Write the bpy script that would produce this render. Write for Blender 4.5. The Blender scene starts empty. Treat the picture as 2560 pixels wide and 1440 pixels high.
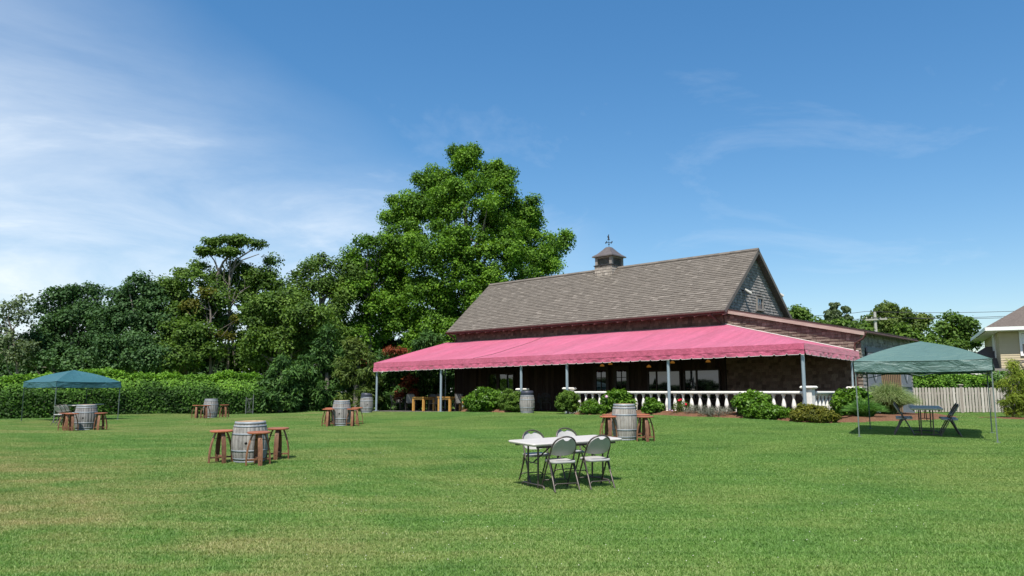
import bpy, math, random
import numpy as np
from mathutils import Matrix, Vector

# ------------------------------------------------------------------ camera, sky, sun, exposure
SC = bpy.context.scene
COL = SC.collection
F, YH, H = 1900.0, 980.0, 1.65            # focal length in photo pixels, horizon row, eye height
TH = math.atan((YH - 720) / F)
cam = bpy.data.cameras.new('camera'); cam_o = bpy.data.objects.new('camera', cam); COL.objects.link(cam_o)
cam.sensor_width = 36.0; cam.lens = F / 2560 * 36.0; cam.clip_end = 6000; cam.clip_start = 0.05
cam_o.location = (0, 0, H); cam_o.rotation_euler = (math.pi / 2 + TH, 0, 0)
SC.camera = cam_o

SUN_EL, SUN_AZ = math.radians(60), math.radians(12)      # high, behind the viewer and a little to the left
SUN_DIR = Vector((-math.sin(SUN_AZ) * math.cos(SUN_EL), -math.cos(SUN_AZ) * math.cos(SUN_EL), math.sin(SUN_EL)))
W = bpy.data.worlds.new('World'); SC.world = W; W.use_nodes = True
nt = W.node_tree; nt.nodes.clear()
def wn(t, **k):
    n = nt.nodes.new(t)
    for a, b in k.items(): setattr(n, a, b)
    return n
sky = wn('ShaderNodeTexSky', sky_type='NISHITA', sun_disc=False, sun_elevation=SUN_EL, sun_rotation=math.radians(180) + SUN_AZ,
         air_density=1.0, dust_density=0.6, ozone_density=2.2)
tc = wn('ShaderNodeTexCoord')
def wmath(op, a, b=None, clamp=False):
    n = wn('ShaderNodeMath', operation=op, use_clamp=clamp)
    for i, s in enumerate((a, b)):
        if s is None: continue
        if isinstance(s, (int, float)): n.inputs[i].default_value = s
        else: nt.links.new(s, n.inputs[i])
    return n.outputs[0]
sep = wn('ShaderNodeSeparateXYZ'); nt.links.new(tc.outputs['Generated'], sep.inputs[0])
# thin high cloud: a sheet seen in perspective, thickest towards the left of the view
zc = wmath('MAXIMUM', sep.outputs['Z'], 0.0)
den = wmath('ADD', zc, 0.16)
px = wmath('DIVIDE', sep.outputs['X'], den); py = wmath('DIVIDE', sep.outputs['Y'], den)
cmb = wn('ShaderNodeCombineXYZ'); nt.links.new(px, cmb.inputs[0]); nt.links.new(py, cmb.inputs[1])
mp = wn('ShaderNodeMapping'); nt.links.new(cmb.outputs[0], mp.inputs[0])
mp.inputs['Rotation'].default_value = (0, 0, math.radians(-34)); mp.inputs['Scale'].default_value = (0.75, 0.8, 1)
n1 = wn('ShaderNodeTexNoise'); n1.inputs['Scale'].default_value = 1.7; n1.inputs['Detail'].default_value = 7
n1.inputs['Roughness'].default_value = 0.62; n1.inputs['Distortion'].default_value = 0.5
nt.links.new(mp.outputs[0], n1.inputs['Vector'])
n2 = wn('ShaderNodeTexNoise'); n2.inputs['Scale'].default_value = 0.55; n2.inputs['Detail'].default_value = 3
nt.links.new(cmb.outputs[0], n2.inputs['Vector'])
side = wmath('MULTIPLY', sep.outputs['X'], -1.15)
low = wmath('MULTIPLY', zc, -1.9)
m0 = wmath('ADD', wmath('ADD', side, low), wmath('MULTIPLY', n2.outputs['Fac'], 0.55))
m1 = wmath('ADD', m0, 0.21, clamp=True)
wis = wmath('MULTIPLY', wmath('SUBTRACT', n1.outputs['Fac'], 0.30), 2.0, clamp=True)
dens = wmath('MULTIPLY', wmath('ADD', wmath('MULTIPLY', wis, 1.05), 0.28), m1, clamp=True)
wisp2 = wmath('MULTIPLY', wmath('SUBTRACT', n1.outputs['Fac'], 0.55), 1.0, clamp=True)
dens = wmath('ADD', dens, wmath('MULTIPLY', wisp2, 0.9), clamp=True)
mixc = wn('ShaderNodeMix', data_type='RGBA'); nt.links.new(dens, mixc.inputs[0])
hsv = wn('ShaderNodeHueSaturation'); hsv.inputs['Saturation'].default_value = 1.47; hsv.inputs['Value'].default_value = 1.0
gm_ = wn('ShaderNodeGamma'); gm_.inputs['Gamma'].default_value = 0.80        # a clear summer sky: soft step from zenith to horizon
sc1 = wn('ShaderNodeVectorMath', operation='SCALE'); sc1.inputs['Scale'].default_value = 0.2
sc2 = wn('ShaderNodeVectorMath', operation='SCALE'); sc2.inputs['Scale'].default_value = 4.6
nt.links.new(sky.outputs[0], sc1.inputs[0]); nt.links.new(sc1.outputs[0], gm_.inputs['Color']); nt.links.new(gm_.outputs[0], sc2.inputs[0]); nt.links.new(sc2.outputs[0], hsv.inputs['Color'])
nt.links.new(hsv.outputs[0], mixc.inputs[6]); mixc.inputs[7].default_value = (5.9, 6.35, 6.8, 1)
bg = wn('ShaderNodeBackground'); bg.inputs['Strength'].default_value = 0.114
nt.links.new(mixc.outputs[2], bg.inputs['Color'])
wo = wn('ShaderNodeOutputWorld'); nt.links.new(bg.outputs[0], wo.inputs[0])

sun = bpy.data.lights.new('sun', 'SUN'); sun.energy = 5.0; sun.angle = math.radians(0.53); sun.color = (1.0, 0.955, 0.88)
sun_o = bpy.data.objects.new('sun', sun); COL.objects.link(sun_o)
sun_o.rotation_euler = (-SUN_DIR).to_track_quat('-Z', 'Y').to_euler(); sun_o.location = (-20, -30, 40)
vs = SC.view_settings; vs.view_transform = 'Standard'; vs.look = 'None'; vs.exposure = 0.55; vs.gamma = 1.0; vs.use_curve_mapping = False
SC.render.engine = 'CYCLES'
SC.cycles.use_denoising = True
SC.cycles.max_bounces = 6; SC.cycles.diffuse_bounces = 3; SC.cycles.glossy_bounces = 3; SC.cycles.transmission_bounces = 3
SC.cycles.transparent_max_bounces = 4; SC.cycles.caustics_reflective = False; SC.cycles.caustics_refractive = False

rng = np.random.default_rng(7)
random.seed(7)

# ------------------------------------------------------------------ helpers: places
def ray(x, y):
    a = (x - 1280) / F; b = (720 - y) / F
    return np.array([a, math.cos(TH) - b * math.sin(TH), math.sin(TH) + b * math.cos(TH)])
def atY(x, y, Y):
    d = ray(x, y); return d / d[1] * Y + np.array([0, 0, H])
PSI = math.radians(47)
BU = np.array([math.sin(PSI), -math.cos(PSI), 0.0]); BV = np.array([math.cos(PSI), math.sin(PSI), 0.0])
BO = atY(2014, 960, 26.5); BO[2] = 0.0
B_ROT = math.atan2(BU[1], BU[0])
def bw(u, v, z=0.0): return BO + BU * u + BV * v + np.array([0, 0, z])
def at_v(x, y, v):                           # where a sight line meets the vertical plane at depth v of the barn's axes
    d = ray(x, y); c = np.array([0, 0, H]); t = (v - (c - BO) @ BV) / (d @ BV); p = c + t * d
    return np.array([(p - BO) @ BU, v, p[2]])
# survey points of the lawn: it rises gently towards the barn
CP = np.array([(-5.25, 15.5, .28), (.84, 12.6, .13), (2.92, 20, .41), (-6.31, 28.5, .41), (-15.75, 28.5, .26), (-14.9, 38, .38),
    (-7.5, 39.5, .60), (.68, 34.5, .70), (8.96, 20, .46), (11.67, 18.6, .44), (10.65, 22.6, .51), (13.4, 21.3, .5), (21.5, 37, .64), (-20, 33.5, .31),
    (-18.4, 36.5, .37), (20.8, 32, .55), (-14.7, 43, .41), (-25, 38, .32), (0, 6.5, .03), (-5, 8, .05), (6, 8, .05), (-9, 20, .3)]
    + [tuple(bw(u, -.4)[:2]) + (z,) for u, z in ((-24.5, .54), (-19, .64), (-13.4, .71), (-10.7, .76), (-5.5, .78), (0, .78), (2.0, .74))]
    + [tuple(bw(u, 3)[:2]) + (z,) for u, z in ((-24.5, .52), (-12, .70), (1.2, .76), (3.5, .70))])
def gbase(y): return np.interp(y, [-40, 0, 6.5, 12.6, 15.5, 20, 28, 36, 48], [-.6, -.12, .03, .14, .25, .38, .42, .58, .58])
CR = CP[:, 2] - gbase(CP[:, 1])
def ground(x, y):
    x = np.atleast_1d(np.asarray(x, float)); y = np.atleast_1d(np.asarray(y, float))
    d2 = (x[:, None] - CP[None, :, 0]) ** 2 + (y[:, None] - CP[None, :, 1]) ** 2
    w = np.exp(-d2 / (2 * 2.6 ** 2)) + 1e-9
    conf = np.clip(w.sum(1), 0, 1)
    return gbase(y) + conf * (w * CR).sum(1) / w.sum(1)
def gz(x, y): return float(ground(x, y)[0])
def spot(px, py, Y):                          # a standing place: sight-line column and distance, height from the lawn
    p = atY(px, py, Y); return (float(p[0]), float(p[1]), gz(p[0], p[1]))
def bspot(px, v, py=1030):
    u = at_v(px, py, v)[0]; p = bw(u, v); return (float(p[0]), float(p[1]), gz(p[0], p[1]))

# ------------------------------------------------------------------ helpers: materials
MATS = {}
def lin(c): return tuple(c) + (1.0,) if len(c) == 3 else tuple(c)
class NT:
    def __init__(s, name):
        s.m = bpy.data.materials.new(name); s.m.use_nodes = True; s.t = s.m.node_tree; s.t.nodes.clear()
        s.out = s.n('ShaderNodeOutputMaterial')
    def n(s, t, **k):
        nd = s.t.nodes.new(t)
        for a, b in k.items(): setattr(nd, a, b)
        return nd
    def l(s, a, b): s.t.links.new(a, b)
    def setv(s, sock, v):
        if isinstance(v, (int, float)): sock.default_value = v
        elif isinstance(v, tuple): sock.default_value = v
        else: s.l(v, sock)
    def math(s, op, a, b=0.0, clamp=False):
        nd = s.n('ShaderNodeMath', operation=op, use_clamp=clamp); s.setv(nd.inputs[0], a); s.setv(nd.inputs[1], b); return nd.outputs[0]
    def mix(s, f, a, b, bt='MIX'):
        nd = s.n('ShaderNodeMix', data_type='RGBA', blend_type=bt)
        s.setv(nd.inputs[0], f); s.setv(nd.inputs[6], a if not isinstance(a, tuple) else lin(a)); s.setv(nd.inputs[7], b if not isinstance(b, tuple) else lin(b)); return nd.outputs[2]
    def noise(s, scale, detail=4, rough=.55, vec=None, stretch=None, dist=0.0):
        nd = s.n('ShaderNodeTexNoise'); nd.inputs['Scale'].default_value = scale; nd.inputs['Detail'].default_value = detail
        nd.inputs['Roughness'].default_value = rough; nd.inputs['Distortion'].default_value = dist
        v = vec if vec is not None else s.n('ShaderNodeTexCoord').outputs['Object']
        if stretch:
            mp = s.n('ShaderNodeMapping'); s.l(v, mp.inputs[0]); mp.inputs['Scale'].default_value = stretch; v = mp.outputs[0]
        s.l(v, nd.inputs['Vector']); return nd.outputs['Fac']
    def ramp(s, f, stops):
        nd = s.n('ShaderNodeValToRGB'); s.l(f, nd.inputs[0]); e = nd.color_ramp.elements
        while len(e) < len(stops): e.new(0.5)
        for i, (p, c) in enumerate(stops): e[i].position = p; e[i].color = lin(c)
        return nd.outputs[0]
    def bsdf(s, color, rough=.7, metal=0., spec=.4, bump=None, bstr=.3, bdist=.01, **kw):
        b = s.n('ShaderNodeBsdfPrincipled'); s.setv(b.inputs['Base Color'], lin(color) if isinstance(color, tuple) else color)
        s.setv(b.inputs['Roughness'], rough); s.setv(b.inputs['Metallic'], metal); s.setv(b.inputs['Specular IOR Level'], spec)
        if bump is not None:
            bn = s.n('ShaderNodeBump'); bn.inputs['Strength'].default_value = bstr; bn.inputs['Distance'].default_value = bdist
            s.l(bump, bn.inputs['Height']); s.l(bn.outputs[0], b.inputs['Normal'])
        return b
    def done(s, sh): s.l(sh.outputs[0] if hasattr(sh, 'outputs') else sh, s.out.inputs[0]); MATS[s.m.name] = s.m; return s.m

def mat(name, c1, c2=None, scale=6, rough=.7, metal=0., spec=.4, bump=0., bscale=None, stretch=None, bdist=.01, fine=0.0):
    k = NT(name); col = lin(c1)
    if c2 is not None:
        f = k.noise(scale, 5, .6, stretch=stretch); f = k.math('MULTIPLY', k.math('SUBTRACT', f, .28), 2.2, True)
        col = k.mix(f, c1, c2)
    bm = k.noise(bscale or scale * 4, 4, .6, stretch=stretch) if bump else None
    return k.done(k.bsdf(col, rough, metal, spec, bm, bump, bdist))

def tint_fac(k):                              # per-piece tone: stored on merged faces, or the object's own colour
    a = k.n('ShaderNodeAttribute', attribute_name='tint').outputs['Fac']
    o = k.n('ShaderNodeObjectInfo').outputs['Color']
    sp = k.n('ShaderNodeSeparateColor'); k.l(o, sp.inputs[0])
    return k.math('ADD', a, sp.outputs[0], True)
def piece_mat(name, stops, rough=.85, grain=(40, 40, 4), amount=.35, bump=.25, spec=.25):
    k = NT(name); col = k.ramp(tint_fac(k), stops)
    g = k.noise(1.0, 4, .65, stretch=grain, vec=k.n('ShaderNodeNewGeometry').outputs['Position'])
    d = k.mix(1.0, col, k.ramp(g, [(.25, (1 - amount,) * 3), (.75, (1 + amount * .6,) * 3)]), 'MULTIPLY')
    return k.done(k.bsdf(d, rough, 0, spec, g, bump, .006))
def leaf_mat(name, stops, trans=.32, rough=.6, spec=.2, tmul=(1.25, 1.35, .6)):
    k = NT(name); a = k.n('ShaderNodeAttribute', attribute_name='tint').outputs['Fac']
    col = k.ramp(a, stops)
    b = k.bsdf(col, rough, 0, spec)
    t = k.n('ShaderNodeBsdfTranslucent'); k.l(k.mix(1.0, col, tmul, 'MULTIPLY'), t.inputs['Color'])
    mx = k.n('ShaderNodeMixShader'); mx.inputs[0].default_value = trans; k.l(b.outputs[0], mx.inputs[1]); k.l(t.outputs[0], mx.inputs[2])
    return k.done(mx)

# foliage
L_MAPLE = leaf_mat('leaf_maple', [(0, (.028, .072, .007)), (.5, (.084, .182, .016)), (1, (.180, .320, .030))])
L_MIDG = leaf_mat('leaf_mid_green', [(0, (.030, .062, .012)), (.5, (.078, .145, .023)), (1, (.150, .240, .038))])
L_DARK = leaf_mat('leaf_dark_green', [(0, (0.022, 0.050, 0.017)), (.5, (0.046, 0.102, 0.031)), (1, (0.090, 0.171, 0.053))], trans=.25)
L_OLIVE = leaf_mat('leaf_olive', [(0, (0.035, 0.061, 0.013)), (.5, (0.084, 0.133, 0.026)), (1, (0.152, 0.196, 0.043))])
L_YELLOW = leaf_mat('leaf_yellowing', [(0, (.050, .062, .010)), (.5, (.105, .112, .018)), (1, (.17, .16, .028))])
L_PALE = leaf_mat('leaf_pale', [(0, (0.048, 0.078, 0.036)), (.5, (0.102, 0.144, 0.066)), (1, (0.168, 0.216, 0.108))])
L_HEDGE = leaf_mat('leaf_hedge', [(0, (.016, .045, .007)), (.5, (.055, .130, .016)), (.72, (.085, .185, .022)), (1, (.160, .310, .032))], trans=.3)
L_CYP = leaf_mat('leaf_cypress', [(0, (0.021, 0.054, 0.015)), (.55, (0.054, 0.123, 0.027)), (1, (0.112, 0.210, 0.045))], trans=.2)
L_RUST = leaf_mat('leaf_rust', [(0, (.09, .022, .008)), (1, (.24, .060, .022))], trans=.15, tmul=(1.2, .8, .6))
L_HYDR = leaf_mat('leaf_hydrangea', [(0, (.032, .078, .008)), (.5, (.080, .172, .016)), (1, (.145, .265, .030))], trans=.3, rough=.42)
L_BOX = leaf_mat('leaf_boxwood', [(0, (0.036, 0.078, 0.010)), (.5, (0.084, 0.156, 0.019)), (1, (0.144, 0.228, 0.034))], trans=.2)
L_GOLD = leaf_mat('leaf_gold_mound', [(0, (0.040, 0.052, 0.007)), (.5, (0.109, 0.121, 0.014)), (1, (0.207, 0.196, 0.023))], trans=.2)
L_LAV = leaf_mat('leaf_lavender', [(0, (.075, .085, .055)), (.5, (.17, .18, .13)), (1, (.28, .27, .24))], trans=.15, tmul=(1, 1, .9))
L_PINE = leaf_mat('leaf_pine', [(0, (0.061, 0.101, 0.011)), (.5, (0.149, 0.209, 0.019)), (1, (0.257, 0.297, 0.034))], trans=.2)
L_MISC = leaf_mat('leaf_silvergrass', [(0, (.075, .130, .030)), (.5, (.170, .250, .075)), (1, (.330, .390, .170))], trans=.3, tmul=(1, 1, .7))
L_SEDGE = leaf_mat('leaf_sedge', [(0, (0.033, 0.098, 0.019)), (.5, (0.078, 0.195, 0.039)), (1, (0.156, 0.299, 0.065))], trans=.3)
PETAL_RED = mat('petal_red', (.62, .012, .035), (.75, .03, .06), 30, .5)
PETAL_PINK = mat('petal_pink', (.62, .36, .52), (.72, .5, .62), 30, .5)
PETAL_WHITE = mat('petal_white', (.68, .66, .55), (.75, .73, .62), 30, .5)
BARK = mat('bark', (.10, .085, .07), (.21, .185, .16), 5, .9, bump=.5, stretch=(3, 3, .6), bdist=.03)
BARK_PALE = mat('bark_pale', (.15, .13, .112), (.27, .235, .205), 4, .9, bump=.4, stretch=(3, 3, .6), bdist=.03)

# ------------------------------------------------------------------ helpers: meshes and objects
class MB:
    def __init__(s): s.v = []; s.f = []; s.t = []; s.sm = []
    def add(s, vs, fs, tint=0.0, smooth=False):
        o = len(s.v); s.v.extend([tuple(map(float, p)) for p in vs])
        for f in fs: s.f.append(tuple(i + o for i in f)); s.t.append(tint); s.sm.append(smooth)
    def box(s, cx, cy, cz, sx, sy, sz, M=None, tint=0.0):
        x, y, z = sx / 2, sy / 2, sz / 2
        vs = [(cx + a * x, cy + b * y, cz + c * z) for a in (-1, 1) for b in (-1, 1) for c in (-1, 1)]
        if M is not None: vs = [tuple(M @ Vector(p)) for p in vs]
        s.add(vs, [(0, 1, 3, 2), (4, 6, 7, 5), (0, 4, 5, 1), (2, 3, 7, 6), (0, 2, 6, 4), (1, 5, 7, 3)], tint)
    def bev_box(s, cx, cy, cz, sx, sy, sz, b=.01, tint=0.0):     # box with chamfered top and bottom rims
        def ring(dx, z): return [(cx - sx / 2 + dx, cy - sy / 2 + dx, z), (cx + sx / 2 - dx, cy - sy / 2 + dx, z), (cx + sx / 2 - dx, cy + sy / 2 - dx, z), (cx - sx / 2 + dx, cy + sy / 2 - dx, z)]
        vs = ring(b, cz - sz / 2) + ring(0, cz - sz / 2 + b) + ring(0, cz + sz / 2 - b) + ring(b, cz + sz / 2)
        fs = [(3, 2, 1, 0), (12, 13, 14, 15)]
        for k in range(3):
            for i in range(4): j = (i + 1) % 4; fs.append((k * 4 + i, k * 4 + j, k * 4 + 4 + j, k * 4 + 4 + i))
        s.add(vs, fs, tint)
    def lathe(s, prof, n=24, c=(0, 0, 0), caps=True, smooth=True, M=None, tint=0.0):
        vs = []; fs = []
        for r, z in prof:
            for i in range(n):
                a = 2 * math.pi * i / n; vs.append((c[0] + r * math.cos(a), c[1] + r * math.sin(a), c[2] + z))
        for k in range(len(prof) - 1):
            for i in range(n):
                j = (i + 1) % n; fs.append((k * n + i, k * n + j, (k + 1) * n + j, (k + 1) * n + i))
        if M is not None: vs = [tuple(M @ Vector(p)) for p in vs]
        s.add(vs, fs, tint, smooth)
        if caps: s.add(vs[:n], [tuple(range(n - 1, -1, -1))], tint); s.add(vs[-n:], [tuple(range(n))], tint)
    def tube(s, pts, r, n=8, smooth=True, caps=True, tint=0.0):
        P = [Vector(p) for p in pts]; R = r if isinstance(r, (list, tuple)) else [r] * len(P)
        vs = []; fs = []; prev = None
        for i, p in enumerate(P):
            if i == 0: d = P[1] - P[0]
            elif i == len(P) - 1: d = P[-1] - P[-2]
            else: d = (P[i + 1] - P[i]).normalized() + (P[i] - P[i - 1]).normalized()
            d.normalize()
            if prev is None:
                a = Vector((0, 0, 1)) if abs(d.z) < .9 else Vector((1, 0, 0)); x = d.cross(a).normalized()
            else: x = (prev - d * prev.dot(d)).normalized()
            prev = x; y = d.cross(x)
            for k in range(n):
                a = 2 * math.pi * k / n; vs.append(tuple(p + (x * math.cos(a) + y * math.sin(a)) * R[i]))
        for k in range(len(P) - 1):
            for i in range(n): j = (i + 1) % n; fs.append((k * n + i, k * n + j, (k + 1) * n + j, (k + 1) * n + i))
        s.add(vs, fs, tint, smooth)
        if caps: s.add(vs[:n], [tuple(range(n - 1, -1, -1))], tint); s.add(vs[-n:], [tuple(range(n))], tint)
    def prism(s, poly, z0, z1, tint=0.0, M=None):                # outline in xy pushed from z0 to z1
        n = len(poly); vs = [(x, y, z0) for x, y in poly] + [(x, y, z1) for x, y in poly]
        if M is not None: vs = [tuple(M @ Vector(p)) for p in vs]
        fs = [tuple(range(n - 1, -1, -1)), tuple(range(n, 2 * n))] + [(i, (i + 1) % n, n + (i + 1) % n, n + i) for i in range(n)]
        s.add(vs, fs, tint)
    def strip(s, A, B, tint=0.0, smooth=False):                  # ruled sheet between two polylines
        n = len(A); s.add(list(A) + list(B), [(i, i + 1, n + i + 1, n + i) for i in range(n - 1)], tint, smooth)
    def grid(s, G, smooth=True, tint=0.0):                       # G: rows of points
        r, c = len(G), len(G[0]); s.add([p for row in G for p in row], [(i * c + j, i * c + j + 1, (i + 1) * c + j + 1, (i + 1) * c + j) for i in range(r - 1) for j in range(c - 1)], tint, smooth)
    def mesh(s, name, tint=False):
        m = bpy.data.meshes.new(name); m.from_pydata(s.v, [], s.f)
        m.polygons.foreach_set('use_smooth', s.sm)
        if tint: a = m.attributes.new('tint', 'FLOAT', 'FACE'); a.data.foreach_set('value', s.t)
        m.update(); return m
    def build(s, name, material, parent=None, tint=False, **props):
        o = bpy.data.objects.new(name, s.mesh(name, tint)); COL.objects.link(o)
        o.data.materials.append(material); o.parent = parent; o.color = (0, 0, 0, 1)
        for k_, v_ in props.items(): o[k_] = v_
        return o

def thing(name, label, cat, loc=(0, 0, 0), rz=0.0, group=None, tilt=None):
    o = bpy.data.objects.new(name, None); COL.objects.link(o); o.location = loc
    o.rotation_euler = (tilt[0], tilt[1], rz) if tilt else (0, 0, rz)
    o.empty_display_size = .3; tag(o, label, cat, group); return o
def tag(o, label, cat, group=None):
    o['label'] = label; o['category'] = cat
    if group: o['group'] = group
    return o
def dup(root, loc, rz, label, group=None, scale=None, tilt=None):
    r = root.copy(); COL.objects.link(r); r.location = loc
    r.rotation_euler = (tilt[0], tilt[1], rz) if tilt else (0, 0, rz)
    if scale: r.scale = scale
    r['label'] = label
    if group: r['group'] = group
    for ch in root.children:
        c = ch.copy(); COL.objects.link(c); c.parent = r
        for g in ch.children:
            d = g.copy(); COL.objects.link(d); d.parent = c
    return r
class Kit:                                     # first placement moves the original, later ones copy it
    def __init__(s, root): s.root = root; s.used = False
    def put(s, loc, rz, label, group=None, scale=None, tilt=None):
        if not s.used:
            s.used = True; r = s.root; r.location = loc; r.rotation_euler = (tilt[0], tilt[1], rz) if tilt else (0, 0, rz)
            if scale: r.scale = scale
            r['label'] = label
            if group: r['group'] = group
            return r
        return dup(s.root, loc, rz, label, group, scale, tilt)

def arr_mesh(name, V, Fq, tint, material, parent=None, smooth=False, obj_name=None, **props):
    m = bpy.data.meshes.new(name); nv, nf, k = len(V), len(Fq), Fq.shape[1]
    m.vertices.add(nv); m.vertices.foreach_set('co', V.astype(np.float32).ravel())
    m.loops.add(nf * k); m.loops.foreach_set('vertex_index', Fq.astype(np.int32).ravel())
    m.polygons.add(nf); m.polygons.foreach_set('loop_start', np.arange(0, nf * k, k, dtype=np.int32))
    m.polygons.foreach_set('loop_total', np.full(nf, k, dtype=np.int32))
    if smooth: m.polygons.foreach_set('use_smooth', np.ones(nf, bool))
    a = m.attributes.new('tint', 'FLOAT', 'FACE'); a.data.foreach_set('value', tint.astype(np.float32))
    m.update(calc_edges=True)
    o = bpy.data.objects.new(obj_name or name, m); COL.objects.link(o); m.materials.append(material); o.parent = parent
    for k_, v_ in props.items(): o[k_] = v_
    return o
def unit(a): return a / np.maximum(np.linalg.norm(a, axis=-1, keepdims=True), 1e-9)
def leaf_quads(P, N, L, Wd, axis=None):
    n = len(P); N = unit(N); R = rng.normal(size=(n, 3)) if axis is None else axis + rng.normal(size=(n, 3)) * .25
    A = unit(R - N * (R * N).sum(1, keepdims=True)); B = np.cross(N, A)
    A = A * (L / 2)[:, None]; B = B * (Wd / 2)[:, None]; D = N * (L * .10)[:, None]
    V = np.stack([P - A - D, P - A * .05 + B, P + A - D, P - A * .05 - B], 1).reshape(-1, 3)
    return V, np.arange(4 * n).reshape(-1, 4)
def clump_leaves(C, R, per, size, squash=.75, up=.45, low=.35, tvar=.2, aspect=.7, shell=.34, axis_mode=None):
    """C: clump centres, R: clump radii, per: leaves on a clump of radius 1"""
    cnt = np.maximum(8, (per * R ** 2).astype(int)); idx = np.repeat(np.arange(len(C)), cnt); n = len(idx)
    d = unit(rng.normal(size=(n, 3))); flip = (d[:, 2] < -.15) & (rng.random(n) > low); d[flip, 2] *= -1
    r = 1 - np.abs(rng.normal(size=n)) * shell - (rng.random(n) < .15) * rng.random(n) * .5
    r = np.clip(r, .1, 1.15) * (1 + .22 * np.sin(d[:, 0] * 5 + idx) * np.sin(d[:, 1] * 6 + idx * 1.7))
    P = C[idx] + d * (R[idx] * r)[:, None] * np.array([1, 1, squash])
    N = d * .7 + np.array([0, 0, up]) + rng.normal(size=(n, 3)) * .45
    L = size * rng.uniform(.65, 1.3, n)
    ctone = rng.normal(size=len(C)) * tvar * .55
    t = np.clip(.5 + ctone[idx] + rng.normal(size=n) * tvar * .8, 0, 1)
    ax = None
    if axis_mode == 'out': ax = d + np.array([0, 0, -.25])
    elif axis_mode == 'up': ax = d * .5 + np.array([0, 0, .8])
    V, Fq = leaf_quads(P, N, L, L * aspect, ax)
    return V, Fq, t
def shell_clumps(lobes, rc, cover=1.5, low=-.5):
    """scatter foliage clumps over the surface of lobes (x,y,z,rx,ry,rz)"""
    C = []; Rr = []
    for (x, y, z, rx, ry, rz) in lobes:
        area = 4 * math.pi * ((rx * ry) ** 1.6 / 3 + (rx * rz) ** 1.6 / 3 + (ry * rz) ** 1.6 / 3) ** (1 / 1.6)
        n = max(4, int(area * cover / (math.pi * rc ** 2) * .55))
        d = unit(rng.normal(size=(n, 3))); d = d[d[:, 2] > low]; n = len(d)
        f = rng.uniform(.55, 1.06, n); rr = rc * rng.uniform(.5, 1.4, n)
        k = np.maximum(np.array([rx, ry, rz]) - rc * .5, .15)
        C.append(np.array([x, y, z]) + d * f[:, None] * k); Rr.append(rr)
    return np.concatenate(C), np.concatenate(Rr)
def px_lobes(items, Y, base):
    """lobes given where they show: (px, py, half width px, half height px, depth shift m)"""
    out = []
    for it in items:
        px_, py_, hw, hh = it[:4]; dy = it[4] if len(it) > 4 else 0.0
        p = atY(px_, py_, Y + dy); s = (Y + dy) / F
        out.append((p[0] - base[0], p[1] - base[1], p[2] - base[2], hw * s, max(hw, hh) * s * .8, hh * s))
    return out
def make_tree(name, label, base, lobes, material, rc=.8, per=420, size=.2, trunk_r=.25, bark=BARK, group=None, cat='tree', cover=2.5, low=-.5,
              limbs=14, tvar=.22, squash=.85, leaf_low=.55, trunk=None, extra=None, limb_r=.35, up=.45):
    t = thing(name, label, cat, tuple(map(float, base)), 0, group)
    C, R = shell_clumps(lobes, rc, cover, low)
    V, Fq, ti = clump_leaves(C, R, per, size, squash, tvar=tvar, low=leaf_low, up=up)
    arr_mesh('crown', V, Fq, ti, material, t)
    L = np.array(lobes); mid = (L[:, :3] * L[:, 3:4]).sum(0) / L[:, 3].sum(); top = L[:, 2].max()
    m = MB()
    tp = trunk or [(0, 0, -.3), (.05, 0, mid[2] * .3), (mid[0] * .25, mid[1] * .25, mid[2] * .65), (mid[0] * .7, mid[1] * .7, mid[2] * 1.02), (mid[0], mid[1], (mid[2] + top) * .5)]
    m.tube(tp, [trunk_r * f for f in np.linspace(1.1, .3, len(tp))], 9)
    sel = rng.choice(len(C), min(limbs, len(C)), replace=False)
    for i in sel:
        c = Vector(C[i]); f = random.uniform(.45, .9); k = f * (len(tp) - 1); a = int(k); b = min(a + 1, len(tp) - 1)
        s0 = Vector(tp[a]).lerp(Vector(tp[b]), k - a)
        if s0.z > c.z: s0 = Vector(tp[max(a - 1, 0)])
        q = s0.lerp(c, .5) + Vector((random.uniform(-.4, .4), random.uniform(-.4, .4), -.08 * (c - s0).length))
        m.tube([s0, q, c], [trunk_r * limb_r, trunk_r * limb_r * .6, trunk_r * limb_r * .22], 6)
    m.build('trunk', bark, t)
    if extra: extra(t)
    return t

# ------------------------------------------------------------------ the lawn
def dry_mask(k, pos):                          # sun-scorched patches of the lawn, most of them on the open left side
    big = k.noise(.16, 4, .6, vec=pos, dist=.4, stretch=(1, 1.5, 1))
    mid = k.noise(.75, 4, .65, vec=pos, stretch=(.8, 1.6, 1))
    sp = k.n('ShaderNodeSeparateXYZ'); k.l(pos, sp.inputs[0])
    left = k.math('MULTIPLY', k.math('SUBTRACT', 1.5, sp.outputs['X']), .085, True)
    near = k.math('MULTIPLY', k.math('SUBTRACT', 19.0, sp.outputs['Y']), .07, True)
    left = k.math('MULTIPLY', k.math('ADD', k.math('MULTIPLY', left, .75), .22), k.math('ADD', k.math('MULTIPLY', near, .7), .34), True)
    m = k.math('ADD', k.math('MULTIPLY', big, 1.0), k.math('MULTIPLY', mid, .8))
    m = k.math('MULTIPLY', k.math('SUBTRACT', m, .78), 3.4, True)
    return k.math('MULTIPLY', m, k.math('MULTIPLY', left, 1.25), True), mid, big
k = NT('lawn_turf'); pos = k.n('ShaderNodeNewGeometry').outputs['Position']
dm, mid, big = dry_mask(k, pos)
c = k.mix(k.math('MULTIPLY', dm, .9), k.mix(mid, (.082, .165, .028), (.115, .21, .040)), (.24, .21, .10))
fn = k.noise(55, 3, .7, vec=pos)
c = k.mix(1.0, c, k.ramp(fn, [(.3, (.75,) * 3), (.7, (1.2,) * 3)]), 'MULTIPLY')
LAWN = k.done(k.bsdf(c, .9, 0, .15, fn, .6, .02))
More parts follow.
